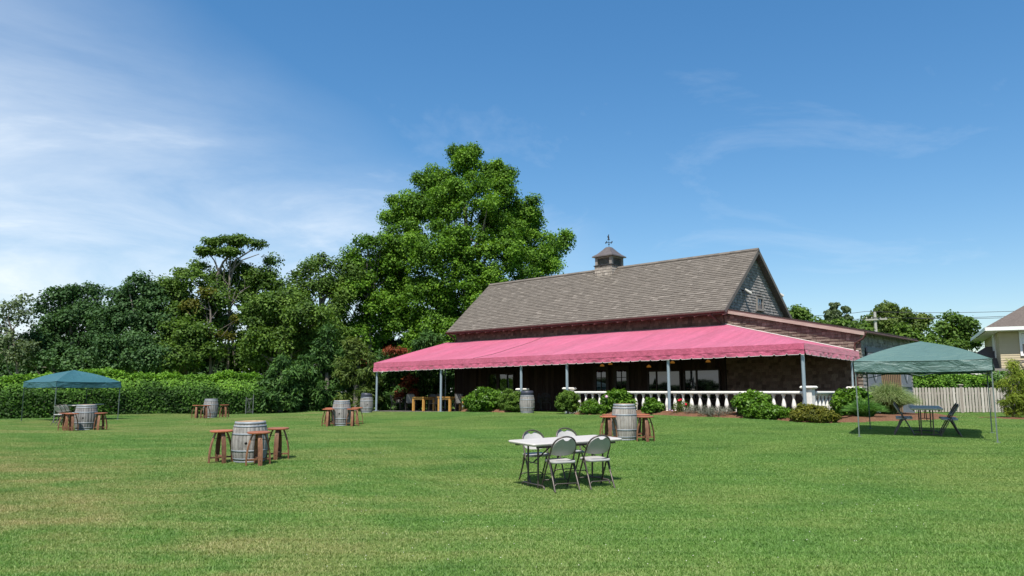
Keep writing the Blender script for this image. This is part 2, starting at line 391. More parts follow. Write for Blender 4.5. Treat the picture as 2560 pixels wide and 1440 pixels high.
k = NT('grass_blade'); pos = k.n('ShaderNodeNewGeometry').outputs['Position']
dm, mid, big = dry_mask(k, pos)
a = k.n('ShaderNodeAttribute', attribute_name='tint').outputs['Fac']
g = k.ramp(a, [(0, (.106, .200, .036)), (.5, (.154, .272, .060)), (1, (.215, .340, .100))])
g = k.mix(1.0, g, k.ramp(mid, [(.28, (.64, .76, .72)), (.5, (.95, .98, .95)), (.74, (1.22, 1.14, 1.12))]), 'MULTIPLY')
g = k.mix(1.0, g, k.ramp(big, [(.32, (.85, .95, .9)), (.68, (1.12, 1.02, 1.0))]), 'MULTIPLY')
straw = k.ramp(a, [(0, (.20, .18, .065)), (.5, (.32, .28, .12)), (1, (.45, .40, .20))])
dsel = k.math('MULTIPLY', k.math('SUBTRACT', k.math('ADD', dm, k.math('MULTIPLY', a, .25)), .16), 1.35, True)
c = k.mix(dsel, g, straw)
b = k.bsdf(c, .55, 0, .3); t = k.n('ShaderNodeBsdfTranslucent'); k.l(k.mix(1.0, c, (1.2, 1.3, .7), 'MULTIPLY'), t.inputs[0])
mx = k.n('ShaderNodeMixShader'); mx.inputs[0].default_value = .3; k.l(b.outputs[0], mx.inputs[1]); k.l(t.outputs[0], mx.inputs[2])
GRASS = k.done(mx)

def axis(lo, hi, step, far):
    core = list(np.arange(lo, hi + 1e-6, step)); e = []; d = step; x = hi
    while x < far: d *= 1.5; x += d; e.append(x)
    f = []; d = step; x = lo
    while x > -far: d *= 1.5; x -= d; f.append(x)
    return np.array(f[::-1] + core + e)
gx = axis(-34, 34, .75, 1500); gy = axis(-6, 60, .75, 1500)
XX, YY = np.meshgrid(gx, gy); ZZ = ground(XX.ravel(), YY.ravel())
V = np.stack([XX.ravel(), YY.ravel(), ZZ], 1); nx = len(gx); ii, jj = np.meshgrid(np.arange(len(gy) - 1), np.arange(nx - 1), indexing='ij')
q = (ii * nx + jj).ravel(); Fq = np.stack([q, q + 1, q + nx + 1, q + nx], 1)
lawn = arr_mesh('lawn', V, Fq, np.zeros(len(Fq)), LAWN, smooth=True, kind='structure'); lawn['label'] = 'wide mown lawn with dry straw patches'

# mulch bed outline in barn axes (u, v): in front of the balustrades and round the corner
def bed_front(u):                              # front rim of the bed
    return -1.15 - .55 * math.exp(-((u - .3) / 2.6) ** 2) - .18 * math.sin(u * 1.3) - .1 * math.sin(u * 2.9 + 1)
BEDS = [(-16.9, -12.95), (-9.9, 3.4)]
def in_bed(u, v):
    for a, b_ in BEDS:
        if a + .3 < u < b_ - .3:
            if u < .8 and bed_front(u) + .25 < v < .6: return True
            if u >= .8 and bed_front(u) + .3 + max(0, u - 1.2) * 1.6 < v < 6.0: return True
    return False
def patio(u, v): return -24.6 < u < .3 and -.05 < v < 5.6
patches = []
for kk in range(3):
    n = 3000; r0 = np.random.default_rng(50 + kk)
    P = np.stack([r0.uniform(-.33, .33, n), r0.uniform(-.33, .33, n), np.full(n, -.004)], 1)
    ht = r0.uniform(.016, .036, n) * (1 + .3 * (r0.random(n) < .06)); wd = r0.uniform(.0022, .0042, n); an = r0.uniform(0, 2 * np.pi, n)
    side_v = np.stack([np.cos(an), np.sin(an), 0 * an], 1); le = r0.uniform(0, 2 * np.pi, n); lv = np.stack([np.cos(le), np.sin(le), 0 * le], 1)
    bend = ht * r0.uniform(.2, .95, n); upv = np.array([0, 0, 1.0])
    mid_ = P + upv * (ht * .6)[:, None] + lv * (bend * .35)[:, None]; tip = P + upv * (ht * r0.uniform(.75, 1, n))[:, None] + lv * bend[:, None]
    s_ = side_v * wd[:, None]
    V = np.stack([P - s_, P + s_, mid_ + s_ * .8, mid_ - s_ * .8, tip + s_ * .12, tip - s_ * .12], 1).reshape(-1, 3)
    o6 = np.arange(n) * 6; Fq = np.concatenate([np.stack([o6, o6 + 1, o6 + 2, o6 + 3], 1), np.stack([o6 + 3, o6 + 2, o6 + 4, o6 + 5], 1)])
    ti = r0.random(n); ti = np.concatenate([ti, np.clip(ti + .1, 0, 1)])
    po = arr_mesh('grass_patch', V, Fq, ti, GRASS, smooth=True); COL.objects.unlink(po); patches.append(po)
pts = []; eul = []; var = []
st = .6
for y in np.arange(5.2, 47, st):
    hw = y * .72 + 2.0
    for x in np.arange(-hw, hw, st):
        p = np.array([x - BO[0], y - BO[1], 0]); u_, v_ = p @ BU, p @ BV
        if patio(u_, v_) or in_bed(u_, v_) or v_ > 5.5 and -24 < u_ < 0: continue
        pts.append((x, y))
pts = np.array(pts); zz = ground(pts[:, 0], pts[:, 1]); zx = (ground(pts[:, 0] + .3, pts[:, 1]) - zz) / .3; zy = (ground(pts[:, 0], pts[:, 1] + .3) - zz) / .3
E3 = []
for i in range(len(pts)):
    nrm = Vector((-zx[i], -zy[i], 1)).normalized(); m3 = Vector((0, 0, 1)).rotation_difference(nrm).to_matrix() @ Matrix.Rotation(random.choice((0, 1, 2, 3)) * math.pi / 2, 3, 'Z')
    E3.append(tuple(m3.to_euler()))
gm = bpy.data.meshes.new('grass'); gm.from_pydata([(float(a), float(b_), float(z)) for (a, b_), z in zip(pts, zz)], [], [])
at = gm.attributes.new('turn', 'FLOAT_VECTOR', 'POINT'); at.data.foreach_set('vector', np.array(E3, np.float32).ravel())
at = gm.attributes.new('kind_no', 'INT', 'POINT'); at.data.foreach_set('value', rng.integers(0, 3, len(pts)).astype(np.int32))
grass = bpy.data.objects.new('grass', gm); COL.objects.link(grass); grass['kind'] = 'stuff'; grass['label'] = 'short mown grass blades covering the lawn'; grass['category'] = 'grass'
ng = bpy.data.node_groups.new('grass_scatter', 'GeometryNodeTree')
ng.interface.new_socket('Geometry', in_out='INPUT', socket_type='NodeSocketGeometry'); ng.interface.new_socket('Geometry', in_out='OUTPUT', socket_type='NodeSocketGeometry')
gi = ng.nodes.new('NodeGroupInput'); go = ng.nodes.new('NodeGroupOutput'); iop = ng.nodes.new('GeometryNodeInstanceOnPoints'); jn = ng.nodes.new('GeometryNodeJoinGeometry')
for po in patches:
    oi = ng.nodes.new('GeometryNodeObjectInfo'); oi.inputs['Object'].default_value = po; oi.inputs['As Instance'].default_value = True; ng.links.new(oi.outputs['Geometry'], jn.inputs[0])
a1 = ng.nodes.new('GeometryNodeInputNamedAttribute'); a1.data_type = 'FLOAT_VECTOR'; a1.inputs['Name'].default_value = 'turn'
a2 = ng.nodes.new('GeometryNodeInputNamedAttribute'); a2.data_type = 'INT'; a2.inputs['Name'].default_value = 'kind_no'
ng.links.new(gi.outputs[0], iop.inputs['Points']); ng.links.new(jn.outputs[0], iop.inputs['Instance']); iop.inputs['Pick Instance'].default_value = True
ng.links.new(a2.outputs[0], iop.inputs['Instance Index']); ng.links.new(a1.outputs[0], iop.inputs['Rotation']); ng.links.new(iop.outputs[0], go.inputs[0])
md = grass.modifiers.new('scatter', 'NODES'); md.node_group = ng

# mulch beds and patio
k = NT('bark_mulch'); f1 = k.noise(28, 5, .7, stretch=(1, 1, 1)); f2 = k.noise(3, 3)
c = k.mix(f2, (.13, .062, .035), (.21, .115, .068)); c = k.mix(1.0, c, k.ramp(f1, [(.3, (.5,) * 3), (.7, (1.4,) * 3)]), 'MULTIPLY')
MULCH = k.done(k.bsdf(c, .95, 0, .1, f1, 1.0, .05))
def bw_list(u, v, dz): p = bw(u, v); return (float(p[0]), float(p[1]), gz(p[0], p[1]) + dz)
for bi, (a, b_) in enumerate(BEDS):
    us = np.linspace(a, min(b_, 1.4), 60); m = MB(); G = []
    for i, u_ in enumerate(us):
        fr = bed_front(u_); bk = .55; e = min(1, (u_ - a) * 2.2, 1 if bi else (b_ - u_) * 2.2); e = max(e, 0); row = []
        for t in np.linspace(0, 1, 9):
            v_ = fr * (.35 + .65 * e) + (bk - fr * (.35 + .65 * e)) * t; hgt = min(1, t * 5, (1 - t) * 8 + .3) * e
            row.append(bw_list(u_, v_, -.03 + .16 * hgt + .035 * random.random() * hgt))
        G.append(row)
    m.grid(G)
    if bi:
        G = []
        for u_ in np.linspace(1.0, 3.4, 18):
            row = []; f0 = bed_front(u_) + .1 + max(0, u_ - 1.2) * 1.6; e = min(1, (3.4 - u_) * 1.5)
            for t in np.linspace(0, 1, 22):
                v_ = f0 + (6.2 - f0) * t; hgt = min(1, t * 9, (1 - t) * 6) * e; row.append(bw_list(u_, v_, -.02 + .13 * hgt + .035 * random.random()))
            G.append(row)
        m.grid(G)
    o = m.build('mulch_bed', MULCH); o['kind'] = 'structure'
CONC = mat('concrete', (.36, .35, .32), (.46, .44, .41), 3, .85, bump=.2, bscale=30)
m = MB(); us = np.linspace(-24.75, .25, 26)
def slab_z(u): return .60 + .20 * (u + 24.6) / 24.6
top0 = [(u_, -.12, slab_z(u_)) for u_ in us]; top1 = [(u_, 5.6, slab_z(u_)) for u_ in us]; bot0 = [(u_, -.12, slab_z(u_) - .35) for u_ in us]
m.strip(top0, top1); m.strip(bot0, top0); m.add([(-24.75, -.12, .2), (-24.75, 5.6, .2), (-24.75, 5.6, .6), (-24.75, -.12, .6)], [(0, 1, 2, 3)])
PATIO_SHADE = mat('shade_darkened_patio', (.075, .065, .06), (.12, .105, .098), 5, .85, bump=.3, bscale=40)  # patio concrete coloured darker to stand for awning shade and cut bounce
o = m.build('patio', PATIO_SHADE); o.location = BO; o.rotation_euler = (0, 0, B_ROT); o['kind'] = 'structure'
m = MB(); m.bev_box(-11.6, -.45, slab_z(-11.6) - .12, 2.9, .7, .22, .01)
o = m.build('step', CONC); o.location = BO; o.rotation_euler = (0, 0, B_ROT); o['kind'] = 'structure'

# ------------------------------------------------------------------ the barn
ROOF_ST = [(0, (.092, .080, .068)), (.45, (.142, .124, .105)), (.8, (.172, .151, .129)), (1, (.235, .208, .178))]
M_ROOF = piece_mat('roof_shingle_wood', ROOF_ST, grain=(30, 30, 30), amount=.25)
M_GREY = piece_mat('weathered_shingle', [(0, (.14, .13, .125)), (.5, (.24, .225, .215)), (1, (.36, .34, .32))], grain=(45, 45, 3), amount=.5)
M_BROWN = piece_mat('brown_cedar_shingle', [(0, (.072, .055, .043)), (.5, (.150, .118, .093)), (1, (.25, .205, .165))], grain=(45, 45, 3), amount=.5)
M_RED = piece_mat('red_cedar_shingle', [(0, (.055, .038, .030)), (.5, (.115, .080, .062)), (1, (.20, .145, .112))], grain=(45, 45, 3), amount=.45)
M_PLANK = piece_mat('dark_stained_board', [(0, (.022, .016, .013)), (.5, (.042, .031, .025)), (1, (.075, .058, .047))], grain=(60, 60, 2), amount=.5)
M_BACK = mat('dark_sheathing', (.03, .022, .018), (.045, .035, .03), 4, .9)
M_TRIM = mat('grey_trim_wood', (.17, .155, .14), (.26, .24, .215), 5, .85, bump=.25, stretch=(3, 3, 1))
M_REDTRIM = mat('red_brown_trim', (.052, .025, .020), (.085, .042, .034), 6, .6, bump=.1)
M_FASCIA = mat('weathered_fascia', (.27, .20, .165), (.43, .35, .30), 3, .8, bump=.25, stretch=(.6, 3, 6))
M_METAL_ROOF = mat('cupola_metal', (.11, .092, .085), (.18, .155, .145), 4, .5, .4, bump=.05)
M_IRON = mat('dark_iron', (.022, .022, .024), (.04, .04, .042), 8, .5, .4)
M_DARK = mat('dark_gap', (.008, .008, .008), None, rough=.9)
k = NT('window_glass'); gl = k.bsdf((.006, .008, .009), .02, 0, .5); gl.inputs['IOR'].default_value = 1.85
GLASS = k.done(gl)
k = NT('clear_blue_glass'); gl = k.bsdf((.02, .035, .06), .03, 0, .5); gl.inputs['IOR'].default_value = 2.6
GLASS2 = k.done(gl)
M_DOOR = mat('grey_blue_boards', (.12, .135, .16), (.20, .215, .24), 4, .8, bump=.3, stretch=(8, 8, .7))
M_TANW = mat('tan_wood', (.20, .12, .065), (.30, .19, .11), 5, .7, bump=.2, stretch=(8, 8, 1))

barn = thing('barn', 'shingled barn with grey roof, small cupola and lean-to wing behind the pink awning', 'barn', tuple(BO), B_ROT)
RU0, RU1 = -24.05, -5.52                      # roof ends
EV, EZ, RV, RZ = 5.02, 5.31, 8.76, 8.60
sl = Vector((0, RV - EV, RZ - EZ)); SLEN = sl.length; sl.normalize(); sn = Vector((0, -sl.z, sl.y))
def shingle_unit():
    vs = [(-.5, 0, 0), (.5, 0, 0), (.5, 1, 0), (-.5, 1, 0), (-.5, 0, 1), (.5, 0, 1), (.5, 1, .3), (-.5, 1, .3)]
    return vs, [(3, 2, 1, 0), (4, 5, 6, 7), (0, 1, 5, 4), (1, 2, 6, 5), (3, 0, 4, 7), (2, 3, 7, 6)]
SV, SF = shingle_unit()
def frame(p, x, y, z): return Matrix(((x[0], y[0], z[0], p[0]), (x[1], y[1], z[1], p[1]), (x[2], y[2], z[2], p[2]), (0, 0, 0, 1)))
CAMP = Vector((0, 0, H))
def lay_shingles(pieces, name, material, parent, keep):
    """pieces: (matrix, tint, key) in barn axes; the nearest become objects of their own, the rest one part"""
    rot = Matrix.Translation(Vector(BO)) @ Matrix.Rotation(B_ROT, 4, 'Z')
    pieces.sort(key=lambda p: (rot @ p[0].translation - CAMP).length / math.sqrt(p[2]))
    um = MB(); um.add(SV, SF); me = um.mesh(name); me.materials.append(material)
    for M_, t, a in pieces[:keep]:
        o = bpy.data.objects.new(name, me); COL.objects.link(o); o.parent = parent; o.matrix_basis = M_; o.color = (t, 0, 0, 1)
    if len(pieces) > keep:
        m = MB()
        for M_, t, a in pieces[keep:]: m.add([M_ @ Vector(v) for v in SV], SF, t)
        m.build(name + 's', material, parent, tint=True, kind='stuff')
def rows_on(x0f, x1f, z0, z1, expo, wmin, wmax, place, tintf, th=.02, lap=1.55):
    out = []; r = 0; z = z0
    while z < z1 - .02:
        a, b_ = x0f(z), x1f(z); x = a - random.uniform(0, wmin * .8)
        while x < b_:
            w = random.uniform(wmin, wmax); l = max(x, a); rr = min(x + w, b_)
            if rr - l > .03:
                hh = min(expo * lap, z1 - z + .001)
                M_ = place((l + rr) / 2, z + random.uniform(-.008, .008), rr - l - .006, hh, th * random.uniform(.8, 1.25))
                out.append((M_, tintf(), (rr - l)))
            x += w
        z += expo; r += 1
    return out
# roof
m = MB()
def slope_pt(u_, d, off): p = Vector((u_, EV, EZ)) + sl * d + sn * off; return tuple(p)
m.add([slope_pt(RU0, 0, -.16), slope_pt(RU1, 0, -.16), slope_pt(RU1, SLEN, -.16), slope_pt(RU0, SLEN, -.16), slope_pt(RU0, 0, -.03), slope_pt(RU1, 0, -.03), slope_pt(RU1, SLEN, -.03), slope_pt(RU0, SLEN, -.03)],
      [(3, 2, 1, 0), (4, 5, 6, 7), (0, 1, 5, 4), (1, 2, 6, 5), (3, 0, 4, 7), (2, 3, 7, 6)])
mir = lambda p: (p[0], 2 * RV - p[1], p[2])
m.add([mir(slope_pt(a, d, o_)) for o_ in (-.16, .0) for a, d in ((RU0, 0), (RU1, 0), (RU1, SLEN), (RU0, SLEN))], [(0, 1, 2, 3), (7, 6, 5, 4), (4, 5, 1, 0), (5, 6, 2, 1), (4, 0, 3, 7), (7, 3, 2, 6)])
roof = m.build('roof', M_BACK, barn)
def roof_place(x, d, w, h, t):
    tilt = sl * math.cos(.07) - sn * math.sin(.07); nn = sn * math.cos(.07) + sl * math.sin(.07)
    p = Vector((x, EV, EZ)) + sl * d + sn * (.018 - .02)
    return frame(p, Vector((1, 0, 0)) * w, tilt * h, nn * t)
def roof_tint():
    r = random.random(); return .88 if r < .04 else (.74 if r < .14 else random.uniform(.28, .60))
pcs = rows_on(lambda z: RU0, lambda z: RU1, -.03, SLEN - .05, .166, .17, .36, roof_place, roof_tint, .027)
lay_shingles(pcs, 'roof_shingle', M_ROOF, roof, 300)
m = MB()
for i in range(62):
    x = RU0 + .15 + i * (RU1 - RU0 - .3) / 61
    for sgn in (1, -1): m.box(0, 0, 0, .30, .17, .025, Matrix.Translation((x, RV + sgn * -.06, RZ + .0)) @ Matrix.Rotation(sgn * .72, 4, 'X'), random.uniform(.2, .6))
m.build('ridge_cap', M_ROOF, roof, tint=True)
# eave trim, gutter, rafter tails
m = MB(); m.box((RU0 + RU1) / 2, EV + .02, EZ - .11, RU1 - RU0, .03, .13); m.build('eave_board', M_REDTRIM, barn)
m = MB(); m.tube([(RU0, EV - .05, EZ - .07), (RU1 + .02, EV - .05, EZ - .07)], .05, 8); m.build('gutter', M_REDTRIM, barn)
m = MB(); m.tube([(-6.25, EV - .03, EZ - .12), (-6.2, EV + .02, EZ - .2), (-5.98, 5.42, EZ - .52), (-5.98, 5.45, EZ - .62), (-5.98, 5.45, 4.6)], .045, 8); m.build('downspout', M_REDTRIM, barn)
m = MB(); m.tube([(RU0 + .1, EV - .03, EZ - .12), (-23.72, 5.3, EZ - .4), (-23.7, 5.45, EZ - .55), (-23.7, 5.45, .7)], .045, 8); m.build('downspout', M_REDTRIM, barn)
tail = MB(); tail.box(0, 0, 0, .07, .42, .1); tme = tail.mesh('rafter_tail'); tme.materials.append(M_FASCIA)
for i in range(26):
    o = bpy.data.objects.new('rafter_tail', tme); COL.objects.link(o); o.parent = barn; o.location = (RU0 + .4 + i * .72, EV + .27, EZ - .13); o.rotation_euler = (.2, 0, 0)
# front wall above and below the awning
m = MB(); m.box((-23.72 - 5.85) / 2, 5.64, 2.85, 23.72 - 5.85, .2, 5.0); fw = m.build('front_wall', M_BACK, barn)
def wallF(v0):
    return lambda x, z, w, h, t: frame(Vector((x, v0, z)), Vector((w, 0, 0)), Vector((0, .012, h)), Vector((0, -t, 0)))
rt = lambda: float(np.clip(random.gauss(.48, .2), 0, 1))
pcs = rows_on(lambda z: -23.74, lambda z: -5.84, 4.30, 5.30, .135, .11, .24, wallF(5.53), rt, .02)
lay_shingles(pcs, 'wall_shingle', M_RED, fw, 130)
bme = []
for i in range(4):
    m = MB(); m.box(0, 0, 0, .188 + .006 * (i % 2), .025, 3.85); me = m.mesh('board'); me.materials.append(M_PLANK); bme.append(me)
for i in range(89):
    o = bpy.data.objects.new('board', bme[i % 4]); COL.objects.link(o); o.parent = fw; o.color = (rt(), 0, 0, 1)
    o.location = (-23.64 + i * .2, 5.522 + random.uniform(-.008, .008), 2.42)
# windows and door under the awning
M_WFRAME = mat('dark_window_frame', (.020, .014, .012), (.03, .022, .02), 6, .5)
def window(u0, u1, z0, z1, splits, name='window', v=5.46, muntins=0, frame_m=M_WFRAME, glass=GLASS, parent=barn, fw_=.07):
    m = MB()
    for a, b_, c_, d in ((u0 - fw_, u1 + fw_, z0 - fw_, z0), (u0 - fw_, u1 + fw_, z1, z1 + fw_), (u0 - fw_, u0, z0, z1), (u1, u1 + fw_, z0, z1)):
        m.box((a + b_) / 2, v, (c_ + d) / 2, b_ - a, .1, d - c_)
    edges = [u0] + [s for ab in splits for s in ab] + [u1]
    for a, b_ in splits: m.box((a + b_) / 2, v, (z0 + z1) / 2, b_ - a, .09, z1 - z0)
    w = m.build(name, frame_m, parent)
    for i in range(0, len(edges), 2):
        a, b_ = edges[i], edges[i + 1]; nz = max(1, muntins); dz = (z1 - z0) / nz; nu = 2 if muntins else 1; du = (b_ - a) / nu
        for r in range(nz):
            for c_ in range(nu):
                p = MB(); g_ = .012 if muntins else 0; e1, e2 = random.uniform(-.004, .004), random.uniform(-.004, .004)
                x0, x1 = a + c_ * du + g_, a + (c_ + 1) * du - g_; y0, y1 = z0 + r * dz + g_, z0 + (r + 1) * dz - g_
                p.add([(x0, v + .0 + e1, y0), (x1, v + .0 + e2, y0), (x1, v + e2 + e1, y1), (x0, v + e1, y1), (x0, v + .02, y0), (x1, v + .02, y0), (x1, v + .02, y1), (x0, v + .02, y1)],
                      [(0, 1, 2, 3), (7, 6, 5, 4), (0, 4, 5, 1), (1, 5, 6, 2), (2, 6, 7, 3), (3, 7, 4, 0)])
                p.build('pane', glass, w)
        if muntins:
            q = MB(); q.box((a + b_) / 2, v - .005, (z0 + z1) / 2, .026, .05, z1 - z0)
            for r in range(1, nz): q.box((a + b_) / 2, v - .005, z0 + r * dz, b_ - a, .045, .026)
            q.build('muntin', frame_m, w)
    return w
window(-20.82, -18.87, 1.35, 2.65, [(-20.18, -19.97)])
window(-9.87, -8.17, 1.35, 2.62, [(-9.46, -9.41)])
window(-7.89, -6.15, 1.35, 2.63, [(-7.31, -7.24)])
for u0, u1 in ((-13.2, -12.25), (-11.95, -11.0)):
    m = MB(); z0 = slab_z(-12)
    for a, b_, c_, d in ((u0, u0 + .17, z0, 2.95), (u1 - .17, u1, z0, 2.95), (u0 + .17, u1 - .17, z0, z0 + .55), (u0 + .17, u1 - .17, 2.75, 2.95)):
        m.box((a + b_) / 2, 5.455, (c_ + d) / 2, b_ - a, .07, d - c_)
    dr = m.build('door', M_WFRAME, barn); zs = np.linspace(z0 + .55, 2.75, 5)
    for r in range(4):
        for c_ in range(2):
            p = MB(); x0 = u0 + .17 + c_ * (u1 - u0 - .34) / 2 + .015; p.box(x0 + (u1 - u0 - .34) / 4 - .015, 5.46, (zs[r] + zs[r + 1]) / 2, (u1 - u0 - .34) / 2 - .03, .015, zs[r + 1] - zs[r] - .03); p.build('pane', GLASS, dr)
    q = MB(); q.box((u0 + u1) / 2, 5.45, (zs[0] + zs[4]) / 2, .028, .05, zs[4] - zs[0])
    for r in range(1, 4): q.box((u0 + u1) / 2, 5.45, zs[r], u1 - u0 - .34, .045, .028)
    q.build('muntin', M_WFRAME, dr)
    q = MB(); q.lathe([(.0, -.02), (.03, -.01), (.03, .01), (.0, .02)], 10, (u1 - .08, 5.39, z0 + 1.0), False); q.build('door_handle', M_IRON, dr)
# gable wall
GU = -5.82
m = MB(); m.add([(GU, 5.55, 4.0), (GU, 11.97, 4.0), (GU, 11.97, 5.55), (GU, RV, RZ - .15), (GU, 5.55, 5.55), (GU - .2, 5.55, 4.0), (GU - .2, 11.97, 4.0), (GU - .2, 11.97, 5.55), (GU - .2, RV, RZ - .15), (GU - .2, 5.55, 5.55)],
              [(0, 1, 2, 3, 4), (9, 8, 7, 6, 5), (0, 5, 6, 1), (1, 6, 7, 2), (4, 9, 5, 0)])
gw = m.build('gable_wall', M_BACK, barn)
gl_ = lambda z: max(5.55, RV - (RZ - .18 - z) * (RV - EV) / (RZ - EZ)); gr_ = lambda z: min(11.97, RV + (RZ - .18 - z) * (RV - EV) / (RZ - EZ))
def gplace(x, z, w, h, t): return frame(Vector((GU + .0, x, z)), Vector((0, w, 0)), Vector((-.012, 0, h)), Vector((t, 0, 0)))
pcs = [p for p in rows_on(gl_, gr_, 4.05, RZ - .2, .135, .10, .22, gplace, rt, .032, 1.3) if not (8.84 < p[0].translation.y < 9.5 and 5.62 < p[0].translation.z < 6.22)]
lay_shingles(pcs, 'gable_shingle', M_GREY, gw, 300)
# gable window
m = MB(); X = GU + .05
for a, b_, c_, d in ((8.82, 9.52, 5.62, 5.70), (8.82, 9.52, 6.19, 6.27), (8.82, 8.90, 5.70, 6.19), (9.44, 9.52, 5.70, 6.19)): m.box(X, (a + b_) / 2, (c_ + d) / 2, .09, b_ - a, d - c_)
m.box(X + .03, 9.17, 5.60, .14, .78, .035)
w = m.build('window', M_TRIM, barn)
for r in range(2):
    for c_ in range(2):
        p = MB(); p.box(X - .02, 8.9 + .135 + c_ * .27, 5.70 + .1225 + r * .245, .012, .25, .225); p.build('pane', GLASS2, w)
q = MB(); q.box(X - .01, 9.17, 5.945, .03, .022, .49); q.box(X - .008, 9.17, 5.945, .03, .54, .022); q.build('muntin', M_TRIM, w)
# rake boards
M_RAKE = mat('dark_rake_wood', (.085, .075, .068), (.14, .125, .112), 5, .85, bump=.25, stretch=(3, 3, 1))
for sgn, nm in ((1, 'front'), (-1, 'rear')):
    m = MB(); f = (lambda p: p) if sgn == 1 else mir
    for off0, off1, u0, u1 in ((-.17, -.0, RU1 - .03, RU1 + .015), (-.20, -.165, GU + .02, RU1 - .03)):
        P = [f(slope_pt(u_, d, o_)) for u_ in (u0, u1) for d in (-.02, SLEN) for o_ in (off0, off1)]
        m.add(P, [(0, 1, 3, 2), (4, 6, 7, 5), (0, 4, 5, 1), (2, 3, 7, 6), (0, 2, 6, 4), (1, 5, 7, 3)])
    m.build('rake_board', M_RAKE, barn)
# flood lights on the gable
M_LAMP = mat('pale_lamp_housing', (.42, .40, .36), (.52, .5, .46), 8, .5)
for v_, z_, dv in ((7.35, 6.42, .26), (11.05, 6.62, .22)):
    m = MB(); m.tube([(GU, v_, z_), (GU + .16, v_ + dv * .3, z_ + .03)], .025, 8); fl = m.build('flood_light', M_IRON, barn)
    q = MB(); q.tube([(GU + .14, v_ + dv * .2, z_ + .06), (GU + .22, v_ + dv * .7, z_ - .03), (GU + .3, v_ + dv * 1.25, z_ - .12)], [.06, .075, .09], 10); q.build('lamp_housing', M_LAMP, fl)
# lean-to wing
WZ0, WZ1 = 5.30, 4.02                          # top of its wall at the barn and at the low end
wtop = lambda u_: WZ0 + (WZ1 - WZ0) * (u_ - GU) / (.08 - GU)
m = MB(); m.prism([(GU + .01, .3), (.05, .3), (.05, wtop(.05) - .1), (GU + .01, wtop(GU) - .1)], 0, .18, M=Matrix(((1, 0, 0, 0), (0, 0, 1, 5.56), (0, 1, 0, 0), (0, 0, 0, 1))))
ww = m.build('wing_front_wall', M_BACK, barn)
pcs = []
z = .62
pcs = rows_on(lambda z: GU + .02, lambda z: min(.08, GU + (WZ0 - .12 - z) / (WZ0 - WZ1) * (.08 - GU)) if z > WZ1 - .12 else .08, .62, WZ0 - .16, .135, .12, .27, wallF(5.545), rt, .036, 1.2)
lay_shingles(pcs, 'wing_shingle', M_BROWN, ww, 300)
m = MB(); m.box(-.03, 8.95, 2.15, .16, 6.55, 3.75); ws = m.build('wing_side_wall', M_BACK, barn)
def splace(x, z, w, h, t): return frame(Vector((.055, x, z)), Vector((0, w, 0)), Vector((-.01, 0, h)), Vector((t, 0, 0)))
pcs = rows_on(lambda z: 5.54, lambda z: 5.98, .6, 4.02, .15, .12, .25, splace, rt, .022, 1.2) + rows_on(lambda z: 5.98, lambda z: 12.2, 3.4, 4.02, .15, .12, .25, splace, rt, .022, 1.2) + rows_on(lambda z: 11.7, lambda z: 12.2, .6, 3.4, .15, .12, .25, splace, rt, .022, 1.2)
lay_shingles(pcs, 'side_shingle', M_GREY, ws, 120)
# wing roof: a thin sloping slab with a weathered fascia on its front edge
rz_ = lambda u_: 5.36 + (4.06 - 5.36) * (u_ + 5.62) / (.32 + 5.62)
m = MB(); u0, u1 = GU - .0, .34
m.add([(u0, 5.34, rz_(u0)), (u1, 5.34, rz_(u1)), (u1, 12.35, rz_(u1)), (u0, 12.35, rz_(u0)), (u0, 5.34, rz_(u0) + .05), (u1, 5.34, rz_(u1) + .05), (u1, 12.35, rz_(u1) + .05), (u0, 12.35, rz_(u0) + .05)],
      [(3, 2, 1, 0), (4, 5, 6, 7), (0, 1, 5, 4), (1, 2, 6, 5), (2, 3, 7, 6)])
m.build('wing_roof', M_BACK, barn)
m = MB(); m.add([(u_, v_, rz_(u_) + dz) for u_ in (-5.60, .29) for v_ in (5.36, 5.40) for dz in (-.18, -.004)], [(0, 1, 3, 2), (4, 6, 7, 5), (0, 4, 5, 1), (2, 3, 7, 6), (0, 2, 6, 4), (1, 5, 7, 3)])
m.build('fascia', M_FASCIA, barn)
m = MB(); m.tube([(.36, 5.32, 4.0), (.36, 12.3, 3.98)], .05, 8); m.build('gutter', M_REDTRIM, barn)
m = MB(); m.tube([(.34, 5.38, 3.93), (.2, 5.40, 3.75), (-.12, 5.46, 3.6), (-.14, 5.47, 3.45), (-.14, 5.47, .8)], .045, 8); m.build('downspout', M_REDTRIM, barn)
for v0, v1 in ((6.0, 7.55), (10.25, 11.7)):    # two plank doors with a V brace
    dr = None; m = MB(); m.box(.10, (v0 + v1) / 2, 1.97, .03, v1 - v0, 2.6); dr = m.build('barn_door', M_DARK, barn); nb = 7; w_ = (v1 - v0) / nb
    for i in range(nb): q = MB(); q.box(.13, v0 + (i + .5) * w_, 1.97, .03 + .004 * (i % 2), w_ - .012, 2.6); q.build('plank', M_DOOR, dr)
    for zc_ in (.75, 1.95, 3.15): q = MB(); q.box(.165, (v0 + v1) / 2, zc_, .035, v1 - v0 - .02, .15); q.build('rail', M_DOOR, dr)
    for a, b_ in ((v0 + .1, (v0 + v1) / 2), (v1 - .1, (v0 + v1) / 2)):
        q = MB(); dv_ = b_ - a; L_ = math.hypot(dv_, 1.0); q.box(0, 0, 0, .03, .1, L_, Matrix.Translation((.162, (a + b_) / 2, 2.55)) @ Matrix.Rotation(math.atan2(dv_, 1.0), 4, 'X')); q.build('brace', M_DOOR, dr)
m = MB(); m.box(.115, 8.9, 1.97, .02, 2.68, 2.6); dk = m.build('doorway', M_DARK, barn)
for i in range(11): q = MB(); q.box(.135, 7.68 + i * .245, 2.0, .02, .1, 2.5); q.build('slat', M_TANW, dk)
